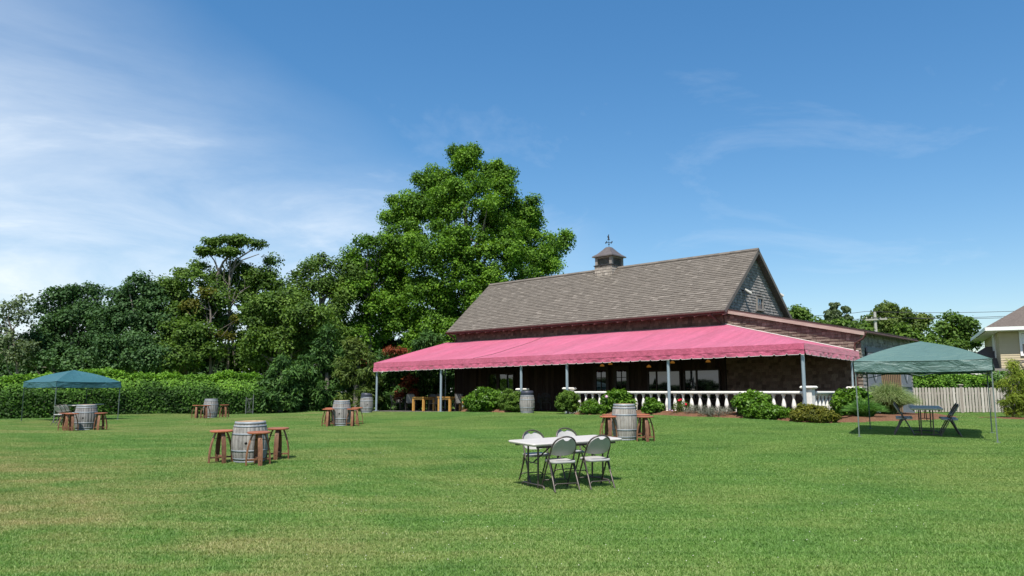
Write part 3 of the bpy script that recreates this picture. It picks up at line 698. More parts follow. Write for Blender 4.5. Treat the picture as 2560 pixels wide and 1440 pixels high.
m = MB(); m.box(.15, 8.85, 3.35, .06, 5.8, .2); m.build('door_track', M_DOOR, barn)
# cupola with louvres and weathervane
CU, CV = -14.47, RV
cup = MB(); cup.box(CU, CV, 8.35, 1.16, 1.16, .78); cupo = cup.build('cupola', M_BACK, barn)
def cplace_front(x, z, w, h, t): return frame(Vector((x, CV - .585, z)), Vector((w, 0, 0)), Vector((0, .01, h)), Vector((0, -t, 0)))
def cplace_side(x, z, w, h, t): return frame(Vector((CU + .585, x, z)), Vector((0, w, 0)), Vector((-.01, 0, h)), Vector((t, 0, 0)))
pcs = rows_on(lambda z: CU - .6, lambda z: CU + .6, 8.0, 8.72, .16, .15, .3, cplace_front, rt, .02, 1.2) + rows_on(lambda z: CV - .6, lambda z: CV + .6, 8.0, 8.72, .16, .15, .3, cplace_side, rt, .02, 1.2)
M_CUPS = piece_mat('pale_cupola_shingle', [(0, (.20, .175, .15)), (.5, (.30, .265, .225)), (1, (.42, .38, .33))], grain=(45, 45, 3), amount=.4)
lay_shingles(pcs, 'cupola_shingle', M_CUPS, cupo, 99)
m = MB(); m.box(CU, CV, 8.75, 1.28, 1.28, .05); m.build('ledge', M_IRON, cupo)
m = MB()
for sx in (-1, 1):
    for sy in (-1, 1): m.box(CU + sx * .49, CV + sy * .49, 9.01, .17, .17, .48)
m.box(CU, CV - .5, 9.205, .82, .13, .09); m.box(CU + .5, CV, 9.205, .13, .82, .09); m.box(CU, CV + .5, 9.0, .82, .1, .46); m.box(CU - .5, CV, 9.0, .1, .82, .46)
m.build('corner_posts', M_TRIM, cupo)
m = MB(); m.box(CU, CV, 8.98, .80, .80, .42); m.build('louvre_back', M_DARK, cupo)
for i in range(6):
    zl = 8.82 + i * .065
    q = MB(); q.box(0, 0, 0, .80, .09, .012, Matrix.Translation((CU, CV - .46, zl)) @ Matrix.Rotation(.6, 4, 'X')); q.build('louvre', M_TRIM, cupo)
    q = MB(); q.box(0, 0, 0, .09, .80, .012, Matrix.Translation((CU + .46, CV, zl)) @ Matrix.Rotation(.6, 4, 'Y')); q.build('louvre', M_TRIM, cupo)
m = MB(); prof = [(.70, 9.24), (.70, 9.30), (.50, 9.44), (.31, 9.64), (.14, 9.84), (.10, 9.86)]; rings = []
for hw_, z_ in prof: rings.append([(CU - hw_, CV - hw_, z_), (CU + hw_, CV - hw_, z_), (CU + hw_, CV + hw_, z_), (CU - hw_, CV + hw_, z_)])
vs_ = [p for r in rings for p in r]; fs_ = [(3, 2, 1, 0), tuple(range(len(vs_) - 4, len(vs_)))]
for r in range(len(rings) - 1):
    for i in range(4): j = (i + 1) % 4; fs_.append((r * 4 + i, r * 4 + j, r * 4 + 4 + j, r * 4 + 4 + i))
m.add(vs_, fs_); m.build('cupola_roof', M_METAL_ROOF, cupo)
m = MB(); m.tube([(CU, CV, 9.8), (CU, CV, 10.58)], .015, 6)
m.lathe([(.0, -.05), (.04, -.025), (.05, 0), (.04, .025), (.0, .05)], 10, (CU, CV, 10.03), False)
for d in ((1, 0), (0, 1), (-1, 0), (0, -1)):
    m.tube([(CU, CV, 10.13), (CU + d[0] * .2, CV + d[1] * .2, 10.13)], .010, 6)
    m.box(CU + d[0] * .22, CV + d[1] * .22, 10.14, .06 if d[0] else .016, .06 if d[1] else .016, .09)
m.build('weathervane', M_IRON, cupo)
m = MB()                                        # small upright figure turning on the spindle
fig = [(-.10, .0), (.06, .0), (.09, .08), (.03, .12), (.05, .24), (.0, .36), (.035, .48), (.01, .55), (-.03, .42), (-.05, .30), (-.1, .42), (-.08, .24), (-.04, .16), (-.07, .08)]
m.prism([(x * .8, 10.28 + z * .62) for x, z in fig], -.012, .012, M=Matrix.Translation((CU - .01, CV, 0)) @ Matrix(((.9, 0, 0, 0), (.3, 0, 1, 0), (0, 1, 0, 0), (0, 0, 0, 1))))
m.build('vane_figure', M_IRON, cupo)

# ------------------------------------------------------------------ the awning
k = NT('faded_pink_canvas'); f1 = k.noise(.5, 4, .6, stretch=(1, .25, 1)); f2 = k.noise(7, 3, .6, stretch=(1, .3, 1)); f3 = k.noise(90, 2); f4 = k.noise(1.1, 4, .65, stretch=(2.6, .22, 1))
c = k.mix(f1, (.405, .058, .118), (.475, .108, .190)); c = k.mix(1.0, c, k.ramp(f2, [(.3, (.88, .86, .86)), (.7, (1.06,) * 3)]), 'MULTIPLY')
c = k.mix(1.0, c, k.ramp(f4, [(.3, (.84, .80, .80)), (.7, (1.10, 1.16, 1.14))]), 'MULTIPLY')
cb = k.bsdf(c, .62, 0, .35, k.math('ADD', f2, k.math('MULTIPLY', f3, .12)), .5, .06)
cb.inputs['Sheen Weight'].default_value = .22; cb.inputs['Sheen Roughness'].default_value = .5
tr = k.n('ShaderNodeBsdfTranslucent'); k.l(k.mix(1.0, c, (.55, .12, .16), 'MULTIPLY'), tr.inputs[0])
mx = k.n('ShaderNodeMixShader'); mx.inputs[0].default_value = .03; k.l(cb.outputs[0], mx.inputs[1]); k.l(tr.outputs[0], mx.inputs[2])
CANVAS = k.done(mx)
M_POST = mat('blue_grey_steel', (.24, .30, .345), (.29, .35, .39), 3, .45, .3)
M_WHITEP = mat('white_piping', (.55, .53, .50), None, rough=.6)
awn = thing('awning', 'long faded pink canvas awning with scalloped valance along the barn front', 'awning', tuple(BO), B_ROT)
zt = lambda u_: 3.34 + .06 * u_ / 24.57
vb = lambda u_: 2.94 + .17 * u_ / 24.57
SEAM = -16.5
def cloth_z(u_, s, far=9.0):                             # hung between rafters, it sags a little and pulls into folds
    base = 4.69 + (zt(u_) - 4.69) * s; kf = min(1.0, far / 1.5)
    bay = (u_ + 24.57) / 3.3
    return base - kf * .12 * math.sin(math.pi * s) * math.sin(math.pi * bay) ** 2 + kf * .012 * math.sin(u_ * 5.3 - s * 11) * math.sin(math.pi * s) + kf * .017 * math.sin(u_ * 3.1 + s * 7 + 1.3 * math.sin(u_ * .9)) * (1 - .3 * s) * min(1, s * 4) * min(1, (1 - s) * 5)
for (a, b0, b1) in ((-24.55, SEAM - .02, SEAM - .02), (SEAM + .02, -5.75, 0.0)):
    G = []
    for i in range(0, 33):
        s = i / 32; ur = b0 + (b1 - b0) * s; row = []
        n_ = 90 if b1 == 0 else 44
        for j in range(n_ + 1):
            u_ = a + (ur - a) * j / n_; row.append((u_, 5.49 * (1 - s), cloth_z(u_, s, ur - u_ if b1 == 0 else 9.0) if b1 != 0 or ur - u_ > .01 else 4.69 + (3.34 - 4.69) * s))
        G.append(row)
    m = MB(); m.grid(G); m.build('canvas', CANVAS, awn)
G = []
for i in range(25):                             # sloping end over the lean-to wall
    s = i / 24; a = Vector((-5.75, 5.49, 4.69)).lerp(Vector((0, 0, 3.34)), s); b_ = Vector((-5.75, 5.49, 4.69)).lerp(Vector((0, 5.49, 3.25)), s)
    G.append([tuple(a.lerp(b_, j / 20) + Vector((0, 0, -.05 * math.sin(math.pi * j / 20) * s))) for j in range(21)])
m = MB(); m.grid(G); m.build('canvas', CANVAS, awn)
def valance(path, ztop, zbot, nrm, step, name='valance', pitch=.47):
    """path: length -> (u, v); scalloped hanging border with a fixed upper band"""
    L = path[2]; n = int(L / step); A = []; Bm = []; Bm2 = []; Cc = []
    for i in range(n + 1):
        d = L * i / n; u_, v_ = path[0](d), path[1](d); zt_, zb_ = ztop(d), zbot(d); zm = zt_ - (zt_ - zb_) * .54
        wv = .018 * math.sin(d * 2.3) + .012 * math.sin(d * 7.1 + 1) + .008 * math.sin(d * 17)
        ph = (d % pitch) / pitch; notch = .055 * math.exp(-((min(ph, 1 - ph)) / .055) ** 2)
        A.append((u_, v_, zt_)); Bm.append((u_ + nrm[0] * .012, v_ + nrm[1] * .012, zm)); Bm2.append((u_ + nrm[0] * .02, v_ + nrm[1] * .02, zm - .012))
        w2 = .03 + wv; Cc.append((u_ + nrm[0] * w2, v_ + nrm[1] * w2, zb_ + notch + .006 * math.sin(d * 5)))
    m = MB(); m.strip(A, Bm, smooth=True); m.build(name, CANVAS, awn)
    mid1 = [tuple(Vector(p).lerp(Vector(q_), .35) + Vector((nrm[0], nrm[1], 0)) * (.012 * math.sin(i * step * 11 + math.sin(i * step * 3)))) for i, (p, q_) in enumerate(zip(Bm2, Cc))]
    m = MB(); m.strip(Bm2, mid1, smooth=True); m.strip(mid1, Cc, smooth=True); m.build('scalloped_flounce', CANVAS, awn)
    hem = MB(); hem.strip([(p[0] + nrm[0] * .004, p[1] + nrm[1] * .004, p[2] + .012) for p in Cc], [(p[0] + nrm[0] * .004, p[1] + nrm[1] * .004, p[2] - .004) for p in Cc]); hem.build('hem', M_WHITEP, awn)
valance((lambda d: -24.57 + d, lambda d: -.02, 24.60), lambda d: zt(-24.57 + d), lambda d: vb(-24.57 + d), (0, -1), .035)
valance((lambda d: .02, lambda d: d, 5.42), lambda d: 3.34 - .09 * d / 5.42, lambda d: 2.94 - .10 * d / 5.42, (1, 0), .035)
valance((lambda d: -24.58, lambda d: d, 5.42), lambda d: 3.28 + 1.4 * d / 5.42, lambda d: 2.77 + 1.4 * d / 5.42, (-1, 0), .05)
m = MB(); m.tube([(-5.75, 5.47, 4.71), (0, 5.47, 3.27)], .022, 6); m.build('piping', M_WHITEP, awn)
m = MB(); m.tube([(SEAM, 5.49, cloth_z(SEAM, 0) + .0)] + [(SEAM, 5.49 * (1 - s), cloth_z(SEAM, s) - .005) for s in np.linspace(.03, 1, 12)], .02, 6); m.build('seam', M_REDTRIM, awn)
PU = (-24.42, -19.0, -13.4, -10.66, -5.5, -.10)
for u_ in PU:
    m = MB(); m.tube([(u_, .11, slab_z(u_) - .02), (u_, .11, zt(u_) - .12)], .062, 14); po = m.build('post', M_POST, awn)
    q = MB(); q.bev_box(u_, .11, slab_z(u_) + .012, .2, .2, .02, .004); q.build('base_plate', M_POST, po)
for u_, v_ in ((-.06, 4.75), (-24.2, 5.1)):
    m = MB(); m.tube([(u_, v_, slab_z(u_)), (u_, v_, 3.2)], .04, 10); m.build('post', M_POST, awn)
for u_ in np.arange(-23.9, -5, 3.3):
    m = MB(); m.tube([(u_, 5.45, 4.52), (u_, .1, 3.10)], .022, 6); m.build('rafter', M_POST, awn)
m = MB(); m.tube([(-24.5, .1, 3.14), (-.08, .1, 3.2)], .026, 6); m.tube([(-.08, .1, 3.2), (-.08, 5.4, 3.1)], .026, 6); m.build('frame_pipe', M_POST, awn)
# lamps hanging under the awning
k = NT('amber_lamp_glass'); b = k.bsdf((.50, .20, .03), .4); b.inputs['Emission Color'].default_value = (1.0, .45, .08, 1); b.inputs['Emission Strength'].default_value = .1
AMBER = k.done(b)
LL = ['amber lamp hanging left of the barn door', 'amber lamp hanging above the barn door leaf', 'small amber lamp beside the wide window nearest the door', 'amber lamp hanging above the gap between two wide windows', 'amber lamp hanging highest above the window nearest the wing']
for (u_, z_), lb in zip(((-12.25, 2.95), (-11.75, 3.02), (-9.5, 2.84), (-8.2, 3.00), (-6.36, 3.0)), LL):
    t = thing('hanging_lamp', lb, 'lamp', tuple(bw(u_, 4.9, z_)), B_ROT, 'amber lamps under the awning')
    m = MB(); m.lathe([(.11, -.02), (.105, .02), (.075, .065), (.03, .09), (.02, .1)], 16, caps=False); m.build('shade', AMBER, t)
    m = MB(); m.tube([(0, 0, .1), (0, 0, .35), (0, .55, .5)], .012, 6); m.build('arm', M_IRON, t)

# ------------------------------------------------------------------ balustrades
STONE = mat('white_cast_stone', (.62, .60, .55), (.74, .72, .67), 7, .75, bump=.15, bscale=40)
prof = [(.075, 0), (.075, .06), (.055, .07), (.045, .10), (.062, .13), (.05, .16), (.068, .22), (.082, .30), (.078, .36), (.058, .46), (.042, .54), (.038, .60), (.055, .62), (.045, .645), (.06, .67), (.075, .685), (.075, .74)]
bm_ = MB(); bm_.lathe(prof, 12); BAL = bm_.mesh('baluster'); BAL.materials.append(STONE)
def balustrade(label, a, b_, z0a, z0b, ztop, gap, piers):
    t = thing('balustrade', label, 'balustrade', tuple(bw(a[0], a[1], 0)), B_ROT)
    d = Vector((b_[0] - a[0], b_[1] - a[1], 0)); L = d.length; ang = math.atan2(d.y, d.x); t.rotation_euler = (0, 0, B_ROT + ang)
    zz_ = lambda x: z0a + (z0b - z0a) * x / L
    m = MB(); m.add([(x, y, z) for x in (0, L) for y, z in ((-.11, ztop - .10), (-.13, ztop - .05), (-.11, ztop), (.11, ztop), (.13, ztop - .05), (.11, ztop - .10))],
                    [(0, 6, 7, 1), (1, 7, 8, 2), (2, 8, 9, 3), (3, 9, 10, 4), (4, 10, 11, 5), (5, 11, 6, 0), (0, 1, 2, 3, 4, 5), (11, 10, 9, 8, 7, 6)]); m.build('top_rail', STONE, t)
    m = MB(); m.add([(x, y, zz_(x) + z) for x in (0, L) for y, z in ((-.1, -.2), (-.1, .05), (.1, .05), (.1, -.2))], [(0, 4, 5, 1), (1, 5, 6, 2), (2, 6, 7, 3), (0, 1, 2, 3), (7, 6, 5, 4)]); m.build('base_rail', STONE, t)
    n = int(L / gap)
    for i in range(n):
        x = (i + .5) * L / n; z = zz_(x) + .045; o = bpy.data.objects.new('baluster', BAL); COL.objects.link(o); o.parent = t
        o.location = (x, 0, z); o.scale = (1, 1, (ztop - .095 - z) / .74)
    for x, h in piers:
        z = zz_(max(0, min(L, x))); m = MB(); m.box(x, 0, (z - .2 + h - .1) / 2, .30, .30, h - .1 - z + .2); pr = m.build('pier', STONE, t)
        q = MB(); q.bev_box(x, 0, h - .05, .46, .46, .10, .035); q.build('pier_cap', STONE, pr)
        q = MB(); q.bev_box(x, 0, z + .06, .36, .36, .16, .02); q.build('pier_base', STONE, pr)
    return t
balustrade('white stone balustrade left of the patio step, mostly behind two round bushes', (-16.2, .38), (-13.55, .38), slab_z(-16), slab_z(-13.5), 1.66, .36, [(-.1, 1.78), (2.62, 1.82)])
balustrade('long white stone balustrade running from the patio step to the awning corner', (-10.75, .38), (-.05, .38), .80, .80, 1.68, .36, [(0, 1.85), (10.7, 1.86)])
balustrade('short white stone balustrade returning from the awning corner to the wing wall', (.0, .6), (.0, 4.7), .80, .80, 1.68, .34, [(4.1, 1.86)])

# ------------------------------------------------------------------ trees
def base_at(px, Y, z=None):
    p = atY(px, 1030, Y); return np.array([p[0], p[1], .4 if z is None else z])
TG = 'trees along the left edge of the lawn'
# tall maple behind the barn
b = base_at(1190, 60); lob = px_lobes([(1163, 425, 40, 56), (1228, 458, 46, 62, 1), (1112, 482, 56, 66), (1165, 520, 110, 90, -2), (1050, 545, 75, 75), (1255, 560, 75, 85, 1), (1310, 575, 48, 58, 2),
    (1012, 630, 66, 90, -1), (1100, 650, 120, 115, -3), (1230, 650, 110, 100, -2), (1330, 650, 70, 75, 1), (1388, 612, 40, 40, 2), (1365, 665, 42, 42), (1180, 770, 130, 110, -3), (1060, 770, 110, 110, -2), (1300, 730, 90, 70), (960, 720, 80, 90), (1110, 860, 110, 70, -3), (1005, 815, 62, 60, -2), (1050, 880, 70, 45, -4), (1082, 458, 46, 46), (1012, 535, 46, 52), (1258, 478, 38, 56), (1322, 540, 32, 40, 1), (1140, 385, 16, 18), (1182, 382, 16, 16), (1246, 412, 18, 18), (985, 505, 14, 18), (1050, 452, 16, 16), (1095, 442, 16, 16), (1334, 508, 16, 16, 1), (1418, 590, 16, 16, 2), (970, 545, 16, 18), (1270, 440, 14, 18)], 60, b)
make_tree('maple_tree', 'tallest bright green maple, rising behind the roof of the barn', b, lob, L_MAPLE, rc=.72, per=520, size=.18, trunk_r=.38, cover=2.4, limbs=40, tvar=.3, up=.3)
def T(label, px, Y, items, material, rc=.72, name='tree', **kw):
    b = base_at(px, Y); return make_tree(name, label, b, px_lobes(items, Y, b), material, rc=rc, group=TG, **kw)
T('leafy green tree leaning against the left side of the tall maple', 920, 57, [(930, 615, 42, 42), (900, 665, 44, 50), (950, 680, 60, 70, 1), (900, 750, 80, 80), (955, 800, 80, 80, 1), (880, 850, 80, 70)], L_MAPLE, size=.19, tvar=.25, limbs=24)
T('round pale green tree with open branches left of the maple', 800, 56, [(800, 672, 55, 44), (755, 690, 42, 40), (845, 690, 48, 48), (795, 735, 70, 50), (740, 765, 60, 55, -1), (860, 770, 55, 60), (885, 715, 40, 50), (820, 830, 70, 60), (738, 722, 40, 44), (720, 770, 50, 50)], L_MIDG, size=.19, rc=.85, cover=1.5, limbs=36, trunk_r=.22, bark=BARK_PALE, tvar=.25)
T('broad mid green tree in front, left of the round pale tree', 690, 51, [(720, 770, 75, 55), (660, 800, 60, 55), (780, 820, 80, 60, -1), (700, 860, 85, 65), (820, 870, 70, 60, 1), (640, 880, 50, 60)], L_MIDG, size=.19, tvar=.25, limbs=20)
# flat-topped tall tree with bare limbs
Yf = 54; b = base_at(562, Yf)
def flat_extra(t):
    m = MB()
    def q(px_, py_, dy=0.0): p = atY(px_, py_, Yf + dy) - b; return tuple(p)
    for path, r in (([(556, 905), (552, 850), (545, 760), (543, 690), (558, 655), (600, 615)], .16), ([(590, 915), (584, 870), (576, 800), (572, 720), (590, 650), (640, 618)], .13), ([(552, 690), (535, 650), (512, 620)], .07), ([(566, 660), (566, 640), (556, 608)], .06),
                    ([(576, 680), (606, 650), (648, 635)], .07), ([(575, 790), (520, 800), (480, 775)], .07), ([(576, 770), (600, 730), (625, 715)], .05), ([(578, 760), (590, 725), (600, 700)], .04), ([(600, 735), (612, 722), (612, 700)], .03), ([(546, 770), (500, 745), (480, 735)], .05)):
        m.tube([q(*p) for p in path], [r * f for f in np.linspace(1, .35, len(path))], 7)
    m.build('bare_limb', BARK, t)
make_tree('tree', 'flat-topped umbrella-shaped tall tree on bare pale limbs', b, px_lobes([(560, 607, 55, 18), (610, 605, 42, 16, .5), (525, 632, 36, 16), (580, 630, 40, 12, -.5), (640, 612, 24, 16), (505, 625, 18, 9)], Yf, b), L_MIDG, rc=.55, per=460, size=.18, trunk_r=.11, bark=BARK, group=TG, cover=2.1, limbs=7, squash=.55, low=-.9, extra=flat_extra)
T('dark leafy tree tucked right under the flat-topped crown', 630, 55, [(598, 672, 40, 26), (560, 705, 44, 30), (610, 690, 38, 30), (660, 690, 34, 22), (675, 655, 20, 14), (640, 715, 52, 38), (690, 720, 26, 30), (600, 760, 55, 50), (660, 790, 50, 60), (510, 668, 30, 12), (575, 830, 60, 60), (600, 890, 60, 50)], L_MIDG, rc=.7, per=380, size=.19, limbs=22)
T('olive and yellowing tree low beside the pale bare limbs', 520, 52, [(500, 740, 42, 30), (545, 850, 45, 22), (480, 770, 38, 30), (590, 800, 26, 14)], L_YELLOW, rc=.55, per=330, size=.2, limbs=16, trunk_r=.12, cover=1.1)
T('rounded dark tree left of the flat-topped tree', 455, 53, [(470, 705, 62, 42), (420, 725, 50, 40), (440, 780, 75, 60), (510, 800, 55, 60), (460, 850, 75, 65, -2), (540, 760, 40, 50), (440, 900, 70, 50, -2.5), (520, 890, 60, 55, -2)], L_MIDG, size=.19, tvar=.22, limbs=16)
T('blue green domed tree in the middle of the left tree row', 330, 52, [(340, 725, 55, 38), (295, 755, 50, 50), (380, 760, 55, 50), (330, 800, 80, 60), (270, 830, 60, 60), (400, 840, 70, 70), (320, 880, 85, 60, -2), (270, 910, 60, 45, -2.5), (380, 910, 60, 45, -2.5)], L_DARK, size=.19, tvar=.2, limbs=16)
T('dark domed tree second from the left end of the tree row', 180, 53, [(205, 735, 48, 30), (165, 750, 45, 35), (120, 780, 40, 40), (200, 790, 65, 55), (140, 840, 60, 60), (230, 850, 60, 60), (160, 900, 80, 45, -2), (90, 870, 60, 60, -1), (220, 915, 55, 40, -2)], L_DARK, size=.19, tvar=.2, limbs=16)
T('thin silvery pale tree at the left end of the tree row', 40, 50, [(45, 765, 32, 28), (10, 790, 36, 36), (60, 800, 28, 28), (30, 850, 40, 45), (0, 890, 40, 45), (60, 890, 40, 45), (-40, 830, 50, 70)], L_PALE, rc=.55, per=330, size=.18, limbs=22, trunk_r=.12, cover=1.5)
T('shadowy low tree filling the gap behind the left canopy', 90, 56, [(60, 900, 50, 40), (130, 890, 55, 45), (200, 915, 60, 40), (280, 915, 60, 40)], L_DARK, size=.22, limbs=10, trunk_r=.14)
T('shadowy low tree behind the middle of the long hedge', 430, 56, [(350, 905, 55, 45), (420, 890, 60, 55), (490, 900, 55, 50)], L_DARK, size=.22, limbs=10, trunk_r=.14)
T('low green tree between the pale trunks and the cypresses', 660, 53, [(620, 900, 45, 45), (680, 880, 50, 55), (740, 870, 50, 60)], L_MIDG, size=.22, limbs=10, trunk_r=.14)
for px_, w_, lb in ((-10, 90, 'low dark thicket tree behind the left end of the hedge'), (150, 95, 'low dark thicket tree behind the teal canopy'), (320, 95, 'low dark thicket tree behind the middle of the hedge'), (480, 95, 'low dark thicket tree left of the pale trunks'), (640, 90, 'low dark thicket tree right of the pale trunks'), (800, 95, 'low dark thicket tree behind the tallest cypress'), (960, 95, 'low dark thicket tree behind the brownish cypress'), (1100, 80, 'low dark thicket tree behind the barn corner')):
    T(lb, px_, 61, [(px_ - 40, 915, w_ * .62, 55), (px_ + 40, 905, w_ * .62, 60), (px_, 965, w_, 40), (px_, 880, w_ * .5, 50), (px_ - 75, 930, 45, 45), (px_ + 75, 930, 45, 45)], L_DARK, rc=1.0, per=260, size=.3, limbs=6, trunk_r=.16)
# a row of trees beyond the left side of the lawn, seen only in the windows
side_tree = make_tree('tree', 'dark tree beyond the left side of the lawn', (-202, 52, -.6), [(0, 0, 4, 3.2, 3.2, 3), (1.5, 1, 6, 2.5, 2.5, 2.3), (-1.5, -1, 5.5, 2.5, 2.5, 2.3), (0, 0, 1.8, 3, 3, 1.8)], L_DARK, rc=1.1, per=140, size=.4, limbs=8)
side_tree.scale = (2, 2, .7)
side_tree['group'] = 'trees beyond the left side of the lawn'
for i in range(11):
    y = -70 + i * 11; f = 1.9 + .5 * math.sin(i * 2.1)
    dup(side_tree, (-200 + 6 * math.sin(i * 1.7), y, -.6), i * 1.3, 'dark tree beyond the left side of the lawn', None, (f, f, .62 + .22 * math.sin(i * 3.3)))
# trees behind the wing and the fence on the right
RG = 'trees behind the fence'
def TR(label, px, Y, items, material, rc=.8, name='tree', **kw):
    b = base_at(px, Y, .6); items = [(i_[0], i_[1] + 3, i_[2] * .84, i_[3] * .84) + tuple(i_[4:]) for i_ in items]; return make_tree(name, label, b, px_lobes(items, Y, b), material, rc=rc, group=RG, **kw)
TR('small bright tree just right of the barn gable', 1995, 58, [(1990, 785, 30, 22), (2010, 800, 38, 25), (1980, 830, 50, 40)], L_MIDG, size=.25, limbs=10, trunk_r=.14)
TR('low hedge-like tree behind the wing roof, in front of the blue conifer', 2090, 55, [(2060, 815, 40, 20), (2110, 810, 40, 22), (2150, 825, 35, 20), (2100, 840, 60, 30)], L_MIDG, size=.24, limbs=8, trunk_r=.12)
b = base_at(2090, 62, .6); make_tree('conifer_tree', 'blue green spiky conifer with two tops behind the wing roof', b, px_lobes([(2085, 768, 10, 14), (2082, 790, 22, 18), (2080, 815, 34, 25), (2115, 778, 7, 14), (2118, 800, 16, 18), (2125, 820, 26, 22), (2095, 840, 50, 30)], 62, b), L_PALE, rc=.26, per=1300, size=.22, trunk_r=.15, group=RG, squash=.6, up=.1)
TR('largest dark spreading tree behind the utility pole', 2240, 96, [(2215, 782, 45, 26), (2190, 802, 32, 26), (2260, 792, 42, 28), (2310, 797, 26, 16), (2230, 822, 60, 36), (2290, 817, 30, 22), (2250, 862, 60, 40)], L_OLIVE, size=.34, limbs=18, rc=1.1)
TR('yellow green bushy tree in front of the dark spreading tree', 2270, 52, [(2255, 825, 30, 22), (2285, 845, 34, 26), (2240, 855, 36, 26), (2310, 860, 36, 26), (2330, 845, 20, 18)], L_BOX, size=.2, rc=.6, limbs=10, trunk_r=.12)
TR('round green tree left of the yellow house', 2390, 62, [(2385, 800, 34, 26), (2420, 815, 32, 24), (2360, 825, 34, 28), (2400, 845, 55, 36), (2440, 850, 28, 26), (2370, 870, 50, 30)], L_MIDG, size=.25, limbs=16)
TR('dense dark green tree between the round tree and the house roof', 2420, 54, [(2400, 872, 40, 26), (2440, 862, 30, 24), (2370, 885, 36, 24), (2430, 895, 40, 24)], L_MIDG, size=.2, rc=.6, limbs=8, trunk_r=.12)

# ------------------------------------------------------------------ hedges, cypresses
def hedge(name, label, path, width, top, n, size, material, shoots=.35, shoulder=0.0):
    """clipped hedge along a polyline of (x, y); top: height of its top above the lawn"""
    P = np.array(path, float); seg = np.linalg.norm(np.diff(P, axis=0), axis=1); cum = np.r_[0, np.cumsum(seg)]; L = cum[-1]
    d = rng.random(n) * L; i = np.clip(np.searchsorted(cum, d) - 1, 0, len(seg) - 1); t = ((d - cum[i]) / seg[i])[:, None]
    c = P[i] * (1 - t) + P[i + 1] * t; tan = unit(P[i + 1] - P[i]); nor = np.stack([-tan[:, 1], tan[:, 0]], 1)
    per = rng.random(n) * (2 * top + width)
    zz_ = np.where(per < top, per, np.where(per < top + width, top, 2 * top + width - per)); off = np.where(per < top, -width / 2, np.where(per < top + width, per - top - width / 2, width / 2))
    bump = .22 * np.sin(d * .83 + 1) + .14 * np.sin(d * 1.9 + zz_ * 2) + .10 * np.sin(d * 4.3) + .08 * np.sin(d * 9.1 + zz_ * 4); rad = np.abs(rng.normal(size=n)) * .24
    rnd = np.clip((zz_ - top + .35) / .35, 0, 1); sh = np.clip((zz_ - top * .58) / (top * .42), 0, 1) * shoulder; inset = np.where(np.abs(off) >= width / 2 - 1e-6, rnd ** 2 * .22 + sh ** 1.3 * .95, 0)
    on_top = (per >= top) & (per < top + width); sgn = np.sign(off)
    o2 = np.where(on_top, off * (1 - shoulder * .6), sgn * (width / 2 + bump * .55 - rad - inset)); z2 = np.where(on_top, top + bump * .5 - rad + rng.random(n) ** 3 * shoots, zz_ + rng.normal(size=n) * .05)
    XY = c + nor * o2[:, None]; g = ground(XY[:, 0], XY[:, 1])
    ctr = np.array([*P.mean(0), 0.0]); ctr[2] = gz(ctr[0], ctr[1])
    Pp = np.column_stack([XY, g + z2]) - ctr
    N = np.column_stack([nor * np.where(on_top, 0, sgn)[:, None], np.where(on_top, 1.0, .3 + sh * 1.1)]) + rng.normal(size=(n, 3)) * .55
    tone = np.clip(.27 + .18 * np.sin(d * 2.3 + zz_ * 3) * .6 + rng.normal(size=n) * .16, 0, .78); tone = np.clip(tone + .60 * np.clip((zz_ + bump * .5 - top + .85) / .5, 0, 1), 0, 1)  # new-growth tint on top; sunlit band and shaded face are painted in too
    Ls = size * rng.uniform(.6, 1.35, n); V, Fq = leaf_quads(Pp, N, Ls, Ls * .62)
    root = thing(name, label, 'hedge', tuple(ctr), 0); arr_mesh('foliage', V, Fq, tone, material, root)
    m = MB(); A = []; Bq = []
    for x, y in path: A.append(Vector((x, y, gz(x, y))) - Vector(ctr))
    for a_, b2 in zip(A[:-1], A[1:]):
        d_ = (b2 - a_); nn = Vector((-d_.y, d_.x, 0)).normalized() * (width / 2 - .3 - shoulder * .85)
        m.add([a_ - nn, a_ + nn, b2 + nn, b2 - nn] + [p + Vector((0, 0, top - .35)) for p in (a_ - nn, a_ + nn, b2 + nn, b2 - nn)], [(3, 2, 1, 0), (4, 5, 6, 7), (0, 1, 5, 4), (1, 2, 6, 5), (2, 3, 7, 6), (3, 0, 4, 7)])
    m.build('inner_twigs', M_BACK, root); return root
hp = [atY(px_, 1030, Y_)[:2] for px_, Y_ in ((-260, 37.2), (0, 39), (320, 42), (655, 45.2))]
hedge('hedge', 'long clipped green hedge with bright new growth and a painted-in sunlit top along the left lawn edge', hp, 3.0, 2.0, 85000, .14, L_HEDGE, .3, 1.0)
hp2 = [atY(px_, 1000, Y_)[:2] for px_, Y_ in ((2255, 41), (2470, 40.5))]
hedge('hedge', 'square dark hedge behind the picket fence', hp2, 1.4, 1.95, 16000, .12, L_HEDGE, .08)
hp3 = [atY(px_, 1000, Y_)[:2] for px_, Y_ in ((2470, 43), (2700, 43))]
hedge('hedge', 'low dark hedge in front of the yellow house', hp3, 1.2, 2.15, 7000, .12, L_CYP, .06)
